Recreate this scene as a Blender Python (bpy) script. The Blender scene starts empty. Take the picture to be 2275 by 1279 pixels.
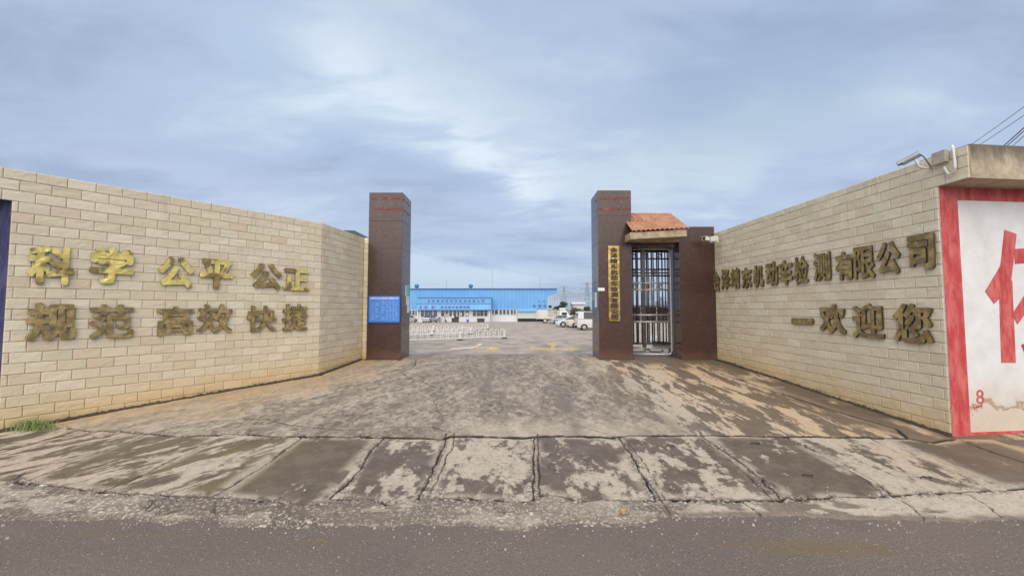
import bpy, bmesh, math, random
import numpy as np
from mathutils import Vector, Matrix
random.seed(7); rng = np.random.default_rng(11)
SC = bpy.context.scene
COL = SC.collection
R = math.radians

# ------------------------------------------------------------------ camera
EYE = 1.8; PITCH = math.atan(47/900.0); F = 900.0
cd = bpy.data.cameras.new('camera'); cam = bpy.data.objects.new('camera', cd); COL.objects.link(cam)
cam.location = (0, 0, EYE); cam.rotation_euler = (R(90)+PITCH, 0, 0)
cd.sensor_fit = 'HORIZONTAL'; cd.sensor_width = 36; cd.lens = F/2275*36
cd.clip_start = .05; cd.clip_end = 6000
SC.camera = cam
# ------------------------------------------------------------------ world, sun, exposure
SUN_EL, SUN_AZ = R(46), R(186)          # azimuth clockwise from +Y (behind the viewer)
SC.view_settings.view_transform = 'Standard'; SC.view_settings.look = 'None'
SC.view_settings.exposure = 1.25; SC.view_settings.gamma = 1.0

class NT:
    """small helper to write node trees"""
    def __init__(s, tree): s.t = tree; s.n = tree.nodes; s.l = tree.links
    def node(s, kind, **kw):
        nd = s.n.new(kind)
        for k, v in kw.items(): setattr(nd, k, v)
        return nd
    def put(s, sock, v):
        if v is None: return
        if isinstance(v, bpy.types.NodeSocket): s.l.new(v, sock)
        else:
            try: sock.default_value = v
            except Exception: sock.default_value = (v[0], v[1], v[2], 1)
    def m(s, op, a, b=None, c=None, clamp=False):
        nd = s.node('ShaderNodeMath', operation=op); nd.use_clamp = clamp
        s.put(nd.inputs[0], a); s.put(nd.inputs[1], b)
        if c is not None: s.put(nd.inputs[2], c)
        return nd.outputs[0]
    def mix(s, f, a, b, blend='MIX'):
        nd = s.node('ShaderNodeMix', data_type='RGBA', blend_type=blend)
        s.put(nd.inputs[0], f)
        for i, v in ((6, a), (7, b)):
            if isinstance(v, bpy.types.NodeSocket): s.l.new(v, nd.inputs[i])
            else: nd.inputs[i].default_value = (v[0], v[1], v[2], 1)
        return nd.outputs[2]
    def step(s, x, a, b):
        nd = s.node('ShaderNodeMapRange', interpolation_type='SMOOTHSTEP')
        s.put(nd.inputs[0], x); nd.inputs[1].default_value = a; nd.inputs[2].default_value = b
        return nd.outputs[0]
    def lin(s, x, a, b, c=0., d=1.):
        nd = s.node('ShaderNodeMapRange'); s.put(nd.inputs[0], x)
        for i, v in ((1, a), (2, b), (3, c), (4, d)): nd.inputs[i].default_value = v
        return nd.outputs[0]
    def noise(s, vec, scale, detail=4, rough=.55, dist=0., out=0):
        nd = s.node('ShaderNodeTexNoise'); s.put(nd.inputs['Vector'], vec)
        nd.inputs['Scale'].default_value = scale; nd.inputs['Detail'].default_value = detail
        nd.inputs['Roughness'].default_value = rough; nd.inputs['Distortion'].default_value = dist
        return nd.outputs[out]
    def vor(s, vec, scale, out=0, feature='F1'):
        nd = s.node('ShaderNodeTexVoronoi', feature=feature); s.put(nd.inputs['Vector'], vec)
        nd.inputs['Scale'].default_value = scale
        return nd.outputs[out]
    def scale(s, vec, v):
        nd = s.node('ShaderNodeVectorMath', operation='MULTIPLY'); s.put(nd.inputs[0], vec)
        nd.inputs[1].default_value = v; return nd.outputs[0]
    def xyz(s, x, y, z):
        nd = s.node('ShaderNodeCombineXYZ'); s.put(nd.inputs[0], x); s.put(nd.inputs[1], y); s.put(nd.inputs[2], z)
        return nd.outputs[0]
    def sep(s, v):
        nd = s.node('ShaderNodeSeparateXYZ'); s.put(nd.inputs[0], v); return nd.outputs
    def pos(s): return s.node('ShaderNodeNewGeometry').outputs['Position']
    def obj(s): return s.node('ShaderNodeTexCoord').outputs['Object']
    def attr(s, name, out='Fac'): return s.node('ShaderNodeAttribute', attribute_name=name).outputs[out]
    def bump(s, h, strength=.3, dist=.01):
        nd = s.node('ShaderNodeBump'); nd.inputs['Strength'].default_value = strength
        nd.inputs['Distance'].default_value = dist; s.put(nd.inputs['Height'], h); return nd.outputs[0]

world = bpy.data.worlds.new('World'); SC.world = world; world.use_nodes = True
w = NT(world.node_tree); w.n.clear()
sky = w.node('ShaderNodeTexSky', sky_type='NISHITA'); sky.sun_disc = False
sky.sun_elevation = SUN_EL; sky.sun_rotation = SUN_AZ; sky.air_density = 1.2; sky.dust_density = 2.0
bgs = w.node('ShaderNodeBackground'); w.put(bgs.inputs[0], sky.outputs[0]); bgs.inputs[1].default_value = .06
d = w.node('ShaderNodeTexCoord').outputs['Generated']; X, Y, Z = w.sep(d)
zc = w.m('MAXIMUM', Z, 0.0)
den = w.m('ADD', zc, .16)
px_, py_ = w.m('DIVIDE', X, den), w.m('DIVIDE', Y, den)
cl = w.xyz(px_, py_, 0.0)
az = w.m('ARCTAN2', X, Y); el = w.m('ARCSINE', Z)
rot = w.node('ShaderNodeMapping'); w.put(rot.inputs[0], cl); rot.inputs['Rotation'].default_value = (0, 0, R(35)); rot.inputs['Scale'].default_value = (.75, 1.35, 1)
rot.inputs['Location'].default_value = (3.1, 1.7, 0)
n1 = w.noise(rot.outputs[0], .75, 5, .50, .35)
n2 = w.noise(rot.outputs[0], 2.6, 6, .58, .5)
nn = w.m('ADD', w.m('MULTIPLY', n1, .70), w.m('MULTIPLY', n2, .30))
base = w.mix(w.step(nn, .36, .50), (.345, .425, .590), (.435, .528, .705))
base = w.mix(w.m('MULTIPLY', w.step(nn, .48, .64), .8), base, (.61, .715, .81))
# broad bright band of thinner cloud, running down to the right over the gate
def band(az0, el0, az1, el1, wid, amp, soft):
    dx, dy = az1-az0, el1-el0; L = math.hypot(dx, dy); dx, dy = dx/L, dy/L
    a = w.m('SUBTRACT', az, az0); e = w.m('SUBTRACT', el, el0)
    t = w.m('ADD', w.m('MULTIPLY', a, dx), w.m('MULTIPLY', e, dy))
    q = w.m('SUBTRACT', w.m('MULTIPLY', e, dx), w.m('MULTIPLY', a, dy))
    q = w.m('ADD', q, w.m('MULTIPLY', w.m('SUBTRACT', n2, .5), soft))
    q = w.m('ADD', q, w.m('MULTIPLY', w.m('SUBTRACT', n1, .5), soft*1.3))
    g = w.m('EXPONENT', w.m('MULTIPLY', w.m('POWER', w.m('DIVIDE', w.m('ABSOLUTE', q), wid), 2.0), -1.0))
    ends = w.m('MULTIPLY', w.step(t, -.12, .10), w.m('SUBTRACT', 1.0, w.step(t, L-.08, L+.14)))
    return w.m('MULTIPLY', w.m('MULTIPLY', g, ends), amp)
base = w.mix(w.m('MULTIPLY', band(R(-27), R(33), R(5), R(20.5), .10, 1.0, .34), w.m('ADD', .28, w.m('MULTIPLY', w.step(n2, .36, .62), .56))), base, (.78, .86, .94))
base = w.mix(band(R(-38), R(31), R(-8), R(20), .13, .30, .30), base, (.55, .69, .83))
base = w.mix(band(R(-48), R(14), R(-32), R(14), .035, .22, .2), base, (.62, .66, .82))
base = w.mix(band(R(20), R(28), R(42), R(26), .09, .45, .3), base, (.285, .40, .56))
base = w.mix(band(R(-30), R(20.5), R(2), R(15.5), .04, .35, .2), base, (.34, .44, .67))
# pale haze near the horizon, and a low bank of clouds with a crisp top behind the hall
base = w.mix(w.m('MULTIPLY', w.m('SUBTRACT', 1.0, w.step(el, -.02, .24)), .5), base, (.385, .520, .68))
edge = w.noise(w.xyz(az, w.m('MULTIPLY', el, .8), 0.0), 14, 5, .6)
top = w.m('ADD', w.lin(az, R(-14), R(6), .128, .070), w.m('MULTIPLY', w.m('SUBTRACT', edge, .5), .045))
bank = w.m('SUBTRACT', 1.0, w.step(w.m('SUBTRACT', el, top), -.004, .010))
bank = w.m('MULTIPLY', bank, w.m('SUBTRACT', 1.0, w.step(az, R(1), R(8))))
fadelow = w.step(el, .0, .10)
base = w.mix(w.m('MULTIPLY', bank, w.m('ADD', .32, w.m('MULTIPLY', fadelow, .4))), base, (.56, .68, .83))
bgc = w.node('ShaderNodeBackground'); w.put(bgc.inputs[0], base); bgc.inputs[1].default_value = .465
mx = w.node('ShaderNodeMixShader'); mx.inputs[0].default_value = .92
w.l.new(bgs.outputs[0], mx.inputs[1]); w.l.new(bgc.outputs[0], mx.inputs[2])
wo = w.node('ShaderNodeOutputWorld'); w.l.new(mx.outputs[0], wo.inputs[0])

sl = bpy.data.lights.new('sun', 'SUN'); sl.energy = 1.5; sl.angle = R(80); sl.color = (1, .90, .76)
so = bpy.data.objects.new('sun', sl); COL.objects.link(so)
sd = Vector((math.sin(SUN_AZ)*math.cos(SUN_EL), math.cos(SUN_AZ)*math.cos(SUN_EL), math.sin(SUN_EL)))
so.rotation_euler = sd.to_track_quat('Z', 'Y').to_euler(); so.location = (0, -20, 40)

# ------------------------------------------------------------------ photo geometry
fw = np.array((0, math.cos(PITCH), math.sin(PITCH))); upv = np.array((0, -math.sin(PITCH), math.cos(PITCH)))
C0 = np.array((0, 0, EYE))
def ray(x, y): return np.array((1., 0, 0))*((x-1137.5)/F) + fw + upv*((639.5-y)/F)
def at_y(x, y, Y): r = ray(x, y); return C0 + r*(Y/r[1])
def Gz(x, y):
    a = .055*(y-14.6); b = -.0125*(y-15.2); k = .05
    h = np.clip(.5+.5*(b-a)/k, 0, 1)
    return b*(1-h)+a*h-k*h*(1-h)
def gp(x, y):
    r = ray(x, y); lo, hi = 1., 400.
    for _ in range(60):
        m = (lo+hi)/2; p = C0+r*m
        if p[2] > Gz(p[0], p[1]): lo = m
        else: hi = m
    return C0+r*hi
ROAD_Z = -.575

# ------------------------------------------------------------------ materials
MATS = {}
def pmat(name, col, rough=.6, metal=0., spec=.5, var=.12, scale=6., bump=0., bscale=40., coat=0.):
    if name in MATS: return MATS[name]
    mt = bpy.data.materials.new(name); mt.use_nodes = True; t = NT(mt.node_tree)
    b = t.n['Principled BSDF']; o = t.obj()
    n = t.noise(o, scale, 5, .6)
    c = t.mix(t.lin(n, .3, .7), tuple(v*(1-var) for v in col), tuple(min(1, v*(1+var)) for v in col))
    t.put(b.inputs['Base Color'], c)
    t.put(b.inputs['Roughness'], t.lin(n, .3, .7, max(.02, rough-.06), min(1, rough+.06)))
    b.inputs['Metallic'].default_value = metal; b.inputs['Specular IOR Level'].default_value = spec
    b.inputs['Coat Weight'].default_value = coat
    if bump: t.put(b.inputs['Normal'], t.bump(t.noise(o, bscale, 4), bump, .01))
    MATS[name] = mt; return mt
def cmat(name):
    mt = bpy.data.materials.new(name); mt.use_nodes = True; MATS[name] = mt
    t = NT(mt.node_tree); return mt, t, t.n['Principled BSDF']

# split-face tile
mt, t, b = cmat('split_face_tile')
P = t.pos(); px, py, pz = t.sep(P)
rnd = t.attr('rnd'); hb = t.attr('hb')
c = t.mix(rnd, (.68, .59, .43), (.78, .70, .545))
c = t.mix(t.m('MULTIPLY', t.step(t.m('FRACT', t.m('MULTIPLY', rnd, 7.31)), .72, .98), .32), c, (.60, .44, .33))
c = t.mix(t.m('MULTIPLY', t.step(t.m('FRACT', t.m('MULTIPLY', rnd, 13.7)), .80, 1.0), .22), c, (.50, .50, .40))
fn = t.noise(P, 30, 5, .65); c = t.mix(t.lin(fn, .3, .75, .0, .24), c, (.42, .34, .23))
big = t.noise(P, .9, 4, .6)
c = t.mix(t.m('MULTIPLY', t.step(big, .5, .75), .12), c, (.43, .39, .32))
st = t.m('ADD', hb, t.m('MULTIPLY', t.m('SUBTRACT', t.noise(P, 3.0, 5, .65), .5), .5))
c = t.mix(t.m('MULTIPLY', t.m('SUBTRACT', 1.0, t.step(st, .05, .62)), .6), c, (.66, .45, .20))
c = t.mix(t.m('MULTIPLY', t.m('SUBTRACT', 1.0, t.step(st, -.06, .16)), .55), c, (.36, .235, .11))
c = t.mix(t.m('MULTIPLY', t.m('SUBTRACT', 1.0, t.step(st, .3, 1.6)), .22), c, (.66, .50, .25))
# thin vertical runs of dirt under the top edge
run = t.noise(t.xyz(t.m('MULTIPLY', px, 5.0), t.m('MULTIPLY', py, 5.0), t.m('MULTIPLY', pz, .5)), 1.6, 4, .6)
c = t.mix(t.m('MULTIPLY', t.step(run, .56, .74), t.lin(pz, 1.5, 4.5, .0, .36)), c, (.35, .31, .25))
t.put(b.inputs['Base Color'], c); b.inputs['Roughness'].default_value = .82; b.inputs['Specular IOR Level'].default_value = .3
t.put(b.inputs['Normal'], t.bump(t.noise(t.scale(P, (1, 1, 2.6)), 24, 5, .65), .55, .012))
pmat('tile_joint', (.33, .245, .155), .95, var=.25)
pmat('wall_core', (.42, .38, .31), .9, var=.2, bump=.3)

# brown granite cladding
mt, t, b = cmat('brown_granite')
P = t.pos(); v = t.vor(P, 120, 1)
sp = t.node('ShaderNodeSeparateColor'); t.put(sp.inputs[0], v)
sp = sp.outputs[0]
c = t.mix(sp, (.042, .021, .017), (.086, .043, .034)); c = t.mix(t.m('MULTIPLY', t.step(t.noise(P, 1.3, 5, .6), .45, .7), .3), c, (.10, .062, .05))
zz = t.sep(P)[2]
dn = t.m('ADD', zz, t.m('MULTIPLY', t.m('SUBTRACT', t.noise(P, 4, 4), .5), .5))
c = t.mix(t.m('MULTIPLY', t.m('SUBTRACT', 1.0, t.step(dn, .0, .45)), .35), c, (.20, .115, .07))
rn = t.noise(t.scale(P, (6, 6, .35)), 1.0, 4, .6)
c = t.mix(t.m('MULTIPLY', t.step(rn, .55, .75), .22), c, (.16, .11, .095))
t.put(b.inputs['Base Color'], c); t.put(b.inputs['Roughness'], t.lin(t.noise(P, 8, 4), .3, .7, .16, .32))
t.put(b.inputs['Normal'], t.bump(t.noise(P, 2.2, 3), .06, .02))
pmat('granite_joint', (.10, .075, .065), .8)

# gold sheet metal letters
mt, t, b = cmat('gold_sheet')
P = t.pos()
pat = t.noise(P, 5, 4, .6); c = t.mix(t.step(t.noise(P, 2.4, 2, .45, .5), .40, .50), (.30, .215, .085), (.80, .65, .21))  # yellow and brown zones stand in for reflections, painted into the colour
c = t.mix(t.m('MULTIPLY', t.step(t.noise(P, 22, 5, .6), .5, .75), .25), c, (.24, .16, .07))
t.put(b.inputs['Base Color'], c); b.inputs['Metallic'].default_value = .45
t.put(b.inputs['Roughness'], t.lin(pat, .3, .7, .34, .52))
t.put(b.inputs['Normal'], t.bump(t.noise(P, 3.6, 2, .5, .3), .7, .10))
mt, t, b = cmat('brown_bronze_sheet')
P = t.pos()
pat = t.noise(P, 6, 5, .65); c = t.mix(t.step(pat, .40, .64), (.225, .16, .072), (.45, .335, .145))  # darker and lighter bronze patches, spread by noise
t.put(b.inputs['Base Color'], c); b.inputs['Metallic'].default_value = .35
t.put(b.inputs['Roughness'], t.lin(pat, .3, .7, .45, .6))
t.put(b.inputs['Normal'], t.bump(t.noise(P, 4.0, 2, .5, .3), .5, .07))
pmat('letter_return', (.10, .07, .035), .5, metal=.6, var=.3)
mt, t, b = cmat('brass_plate')
P = t.pos(); c = t.mix(t.step(t.noise(P, 4, 4), .4, .65), (.36, .245, .07), (.62, .46, .17))
t.put(b.inputs['Base Color'], c); b.inputs['Metallic'].default_value = .9; b.inputs['Roughness'].default_value = .28
t.put(b.inputs['Normal'], t.bump(t.noise(P, 3, 2), .4, .03))

# ground: slabs, ramp, rubble, cracks from per-vertex masks
mt, t, b = cmat('stained_concrete')
P = t.pos(); wet = t.attr('wet'); dirt = t.attr('dirt'); crk = t.attr('crack'); tone = t.attr('tone'); rub = t.attr('rub'); olive = t.attr('olive')
fine = t.noise(P, 38, 6, .7); mid = t.noise(P, 5, 5, .6)
dry = t.mix(t.lin(fine, .3, .7), (.37, .305, .235), (.60, .52, .425))
dry = t.mix(t.m('MULTIPLY', t.step(mid, .42, .66), .5), dry, (.40, .34, .275))
spots = t.m('MULTIPLY', t.step(t.noise(P, 13, 6, .72), .50, .64), .55)
dry = t.mix(spots, dry, (.245, .20, .16))
och = t.mix(t.lin(fine, .3, .7), (.42, .28, .15), (.58, .43, .275))
c = t.mix(dirt, dry, och)
wc = t.mix(t.lin(fine, .25, .75), (.060, .045, .033), (.160, .124, .094))
wc = t.mix(t.m('MULTIPLY', t.step(t.noise(P, 3.3, 6, .7), .42, .62), .55), wc, (.185, .148, .116))
wc = t.mix(t.m('MULTIPLY', dirt, .5), wc, (.15, .10, .058))
wc = t.mix(t.m('MULTIPLY', olive, .6), wc, (.19, .14, .055))
c = t.mix(wet, c, wc)
c = t.mix(tone, c, t.mix(t.lin(fine, .3, .7), (.115, .095, .077), (.235, .198, .162)))
dn_ = t.node('ShaderNodeVectorMath', operation='MULTIPLY_ADD'); t.put(dn_.inputs[0], t.noise(P, 14, 3, out=1)); dn_.inputs[1].default_value = (.08, .08, .08); t.put(dn_.inputs[2], P)
PD = dn_.outputs[0]
sel = t.step(t.noise(P, 4, 3), .45, .55)
peb = t.m('ADD', t.m('MULTIPLY', sel, t.vor(PD, 17, 0)), t.m('MULTIPLY', t.m('SUBTRACT', 1.0, sel), t.vor(PD, 40, 0)))
pc = t.node('ShaderNodeSeparateColor'); t.put(pc.inputs[0], t.vor(PD, 31, 1))
stone = t.mix(pc.outputs[0], (.20, .165, .14), (.68, .60, .52))
stone = t.mix(t.step(peb, .28, .55), stone, (.11, .088, .07))
c = t.mix(t.m('MULTIPLY', rub, .78), c, stone)
c = t.mix(crk, c, (.020, .016, .012))
t.put(b.inputs['Base Color'], c)
t.put(b.inputs['Roughness'], t.m('SUBTRACT', t.lin(fine, .3, .7, .80, .95), t.m('MULTIPLY', wet, .30)))
b.inputs['Specular IOR Level'].default_value = .25
hh = t.m('ADD', t.m('MULTIPLY', fine, t.m('SUBTRACT', 1.0, t.m('MULTIPLY', wet, .45))), t.m('MULTIPLY', t.m('MULTIPLY', peb, rub), -1.6))
t.put(b.inputs['Normal'], t.bump(hh, .55, .012))

mt, t, b = cmat('worn_asphalt')
P = t.pos(); wet = t.attr('wet'); olive = t.attr('olive')
fine = t.noise(P, 70, 5, .75); mid = t.noise(P, 1.6, 5, .6)
c = t.mix(t.lin(fine, .28, .72), (.092, .072, .058), (.235, .190, .156))
c = t.mix(t.m('MULTIPLY', t.step(mid, .42, .68), .5), c, (.155, .120, .105))
c = t.mix(t.m('MULTIPLY', wet, .5), c, (.12, .098, .085))
c = t.mix(t.m('MULTIPLY', olive, .55), c, (.17, .118, .042))
v = t.node('ShaderNodeTexVoronoi', feature='F1'); t.put(v.inputs['Vector'], P); v.inputs['Scale'].default_value = 34
vc = t.node('ShaderNodeSeparateColor'); t.put(vc.inputs[0], v.outputs[1])
grain = t.m('MULTIPLY', t.m('SUBTRACT', 1.0, t.step(v.outputs[0], .12, .30)), t.step(vc.outputs[0], .66, .92))
g2 = t.noise(P, 190, 3, .8); c = t.mix(t.step(g2, .52, .68), c, (.36, .305, .26)); c = t.mix(t.m('MULTIPLY', t.m('SUBTRACT', 1.0, t.step(g2, .34, .46)), .7), c, (.04, .033, .03))
c = t.mix(grain, c, t.mix(vc.outputs[1], (.25, .21, .175), (.54, .47, .41)))
t.put(b.inputs['Base Color'], c); t.put(b.inputs['Roughness'], t.lin(wet, 0, 1, .85, .60)); b.inputs['Specular IOR Level'].default_value = .2
t.put(b.inputs['Normal'], t.bump(t.m('ADD', fine, t.m('MULTIPLY', v.outputs[0], -.7)), .7, .012))

mt, t, b = cmat('yard_concrete')
P = t.pos(); q = t.scale(P, (.75, .62, 1.0))
a1 = t.noise(q, 1.2, 6, .62, .4); a2 = t.noise(P, 9, 5, .65)
c = t.mix(t.step(a1, .36, .62), (.27, .225, .185), (.47, .405, .34))
c = t.mix(t.lin(a2, .3, .7, 0, .35), c, (.27, .235, .205))
c = t.mix(t.m('MULTIPLY', t.step(t.noise(q, .35, 4, .6), .50, .66), .40), c, (.42, .345, .25))
yy = t.sep(P)[1]
j = t.m('ABSOLUTE', t.m('SUBTRACT', t.m('FRACT', t.m('DIVIDE', yy, 6.0)), .5))
c = t.mix(t.m('MULTIPLY', t.m('SUBTRACT', 1.0, t.step(j, .004, .010)), .35), c, (.09, .075, .065))
t.put(b.inputs['Base Color'], c); t.put(b.inputs['Roughness'], t.lin(a1, .35, .62, .65, .92)); b.inputs['Specular IOR Level'].default_value = .18
t.put(b.inputs['Normal'], t.bump(a2, .25, .01))

def worn_paint(name, col, lo=.42, hi=.60, scale=3.5, rough=.7):
    mt, t, b = cmat(name); P = t.pos()
    n = t.noise(P, scale, 6, .7); b.inputs['Base Color'].default_value = (*col, 1); b.inputs['Roughness'].default_value = rough
    t.put(b.inputs['Base Color'], t.mix(t.lin(t.noise(P, 9, 4), .3, .7), tuple(v*.85 for v in col), col))
    t.put(b.inputs['Alpha'], t.step(n, lo, hi)); return mt
worn_paint('worn_yellow_paint', (.78, .56, .26), .30, .60)
worn_paint('worn_white_paint', (.72, .64, .53), .26, .54)
worn_paint('worn_red_band', (.27, .04, .045), .40, .62, 3.0, .4)

# painted facade: white field with grime rising from the ground
mt, t, b = cmat('grimy_white_paint')
P = t.pos(); z = t.sep(P)[2]
nz = t.m('ADD', z, t.m('MULTIPLY', t.m('SUBTRACT', t.noise(P, 2.2, 6, .65), .5), .9))
c = t.mix(t.lin(t.noise(P, 3, 5, .6), .3, .7), (.62, .61, .605), (.74, .73, .725))
c = t.mix(t.m('MULTIPLY', t.m('SUBTRACT', 1.0, t.step(nz, -.15, .75)), .6), c, (.55, .40, .25))
c = t.mix(t.m('MULTIPLY', t.m('SUBTRACT', 1.0, t.step(t.m('ABSOLUTE', t.m('SUBTRACT', nz, .08)), .015, .06)), .6), c, (.26, .14, .06))
c = t.mix(t.m('MULTIPLY', t.step(t.noise(P, 5, 6, .7), .58, .70), .25), c, (.42, .41, .40))
t.put(b.inputs['Base Color'], c); b.inputs['Roughness'].default_value = .75
def paint(name, col, col2, scale=4):
    mt, t, b = cmat(name); P = t.pos()
    s1 = t.noise(t.scale(P, (2, 2, .6)), scale, 6, .65)
    t.put(b.inputs['Base Color'], t.mix(t.step(s1, .38, .66), col, col2)); b.inputs['Roughness'].default_value = .6
    t.put(b.inputs['Normal'], t.bump(t.noise(P, 12, 4), .15, .01))
paint('red_wall_paint', (.47, .045, .05), (.60, .15, .13))
paint('blue_wall_paint', (.018, .022, .09), (.06, .06, .14))
mt, t, b = cmat('stained_fascia')
P = t.pos(); z = t.sep(P)[2]
c = t.mix(t.lin(t.noise(P, 3.5, 6, .65), .3, .7), (.30, .225, .16), (.58, .49, .36))
dz = t.m('ADD', z, t.m('MULTIPLY', t.m('SUBTRACT', t.noise(t.scale(P, (3, 3, .8)), 1.4, 6, .7), .5), 1.0))
c = t.mix(t.m('MULTIPLY', t.step(dz, 4.15, 4.62), .8), c, (.075, .065, .05))
t.put(b.inputs['Base Color'], c); b.inputs['Roughness'].default_value = .9
t.put(b.inputs['Normal'], t.bump(t.noise(P, 14, 5), .5, .015))

# roof tile, metals, paints, glass
mt, t, b = cmat('terracotta_tile')
P = t.pos(); rnd = t.attr('rnd')
c = t.mix(rnd, (.36, .16, .088), (.48, .25, .145)); c = t.mix(t.m('MULTIPLY', t.step(t.noise(P, 9, 5, .7), .52, .72), .5), c, (.16, .09, .06))
t.put(b.inputs['Base Color'], c); b.inputs['Roughness'].default_value = .75
pmat('canopy_concrete', (.42, .33, .235), .9, var=.35, scale=5, bump=.3)
pmat('stainless', (.47, .45, .42), .38, metal=.55, var=.1)
pmat('dark_bar', (.10, .09, .085), .35, metal=.8, var=.25)
pmat('white_enamel', (.78, .76, .72), .35, var=.06)
pmat('white_plastic', (.70, .68, .63), .45, var=.1)
pmat('grey_metal', (.36, .37, .38), .4, metal=.5, var=.15)
pmat('black_plastic', (.02, .02, .022), .4)
pmat('purple_shade', (.10, .03, .09), .3)
pmat('cable', (.05, .05, .06), .6)
pmat('board_blue', (.06, .23, .68), .35, var=.12)
pmat('board_frame', (.03, .055, .25), .4)
pmat('board_line', (.24, .46, .84), .5)
pmat('board_white', (.75, .79, .88), .5)
pmat('paper_white', (.72, .74, .73), .8)
pmat('paper_green', (.16, .50, .40), .6)
pmat('engraved_ink', (.045, .018, .012), .6)
pmat('rail_white', (.80, .78, .75), .4, var=.06)
pmat('rubber_base', (.05, .045, .042), .8)
pmat('tyre', (.022, .022, .023), .85)
pmat('hub', (.50, .50, .50), .35, metal=.6)
pmat('car_glass', (.04, .048, .055), .12, spec=.4)
pmat('car_white', (.62, .62, .615), .28, coat=.5, var=.04)
pmat('car_silver', (.42, .45, .50), .28, metal=.35, coat=.5, var=.05)
pmat('car_beige', (.62, .53, .40), .3, coat=.5, var=.05)
pmat('truck_cream', (.60, .55, .46), .5, var=.2)
pmat('lamp_red', (.50, .02, .03), .2)
pmat('lamp_clear', (.55, .57, .60), .12)
pmat('under_dark', (.025, .022, .022), .8)
pmat('hall_trim', (.05, .14, .36), .5)
pmat('hall_white', (.66, .66, .68), .6, var=.08)
pmat('window_glass', (.085, .10, .115), .1, spec=.8, var=.5, scale=1.2)
pmat('window_frame', (.72, .73, .75), .5)
pmat('vent_blue', (.07, .20, .32), .5, metal=.2, var=.3)
pmat('sign_dark', (.10, .15, .36), .5)
pmat('sign_red', (.30, .14, .36), .5)
pmat('shutter_pale', (.50, .56, .56), .6, var=.1)
pmat('cabinet_dark', (.055, .04, .04), .5, var=.3)
pmat('bin_blue', (.07, .10, .42), .45)
pmat('steel_pale', (.40, .43, .48), .6, var=.1)  # distance haze is mixed into the colour of these far posts and beam
pmat('pylon_grey', (.30, .34, .40), .6, var=.1)
pmat('bark', (.10, .07, .05), .9)
pmat('far_block', (.30, .36, .45), .8)
pmat('dark_wall', (.10, .095, .09), .85, var=.25)
pmat('leaf_orange', (.55, .27, .07), .6)
mt, t, b = cmat('hall_blue')
P = t.pos(); xx = t.sep(P)[0]
rb = t.m('ABSOLUTE', t.m('SUBTRACT', t.m('FRACT', t.m('MULTIPLY', xx, 1.25)), .5))
c = t.mix(t.lin(t.noise(P, .25, 4), .3, .7), (.12, .34, .67), (.17, .41, .73))
t.put(b.inputs['Base Color'], c); b.inputs['Roughness'].default_value = .5
t.put(b.inputs['Normal'], t.bump(t.step(rb, .30, .42), .9, .05))
def leafmat(name, a, bb):
    mt, t, b = cmat(name); rnd = t.attr('rnd')
    t.put(b.inputs['Base Color'], t.mix(rnd, a, bb)); b.inputs['Roughness'].default_value = .6
leafmat('leaf_dark', (.025, .05, .025), (.085, .13, .06))
leafmat('leaf_brown', (.05, .045, .03), (.13, .10, .065))
leafmat('grass_green', (.10, .16, .05), (.30, .34, .13))
M = MATS

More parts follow.
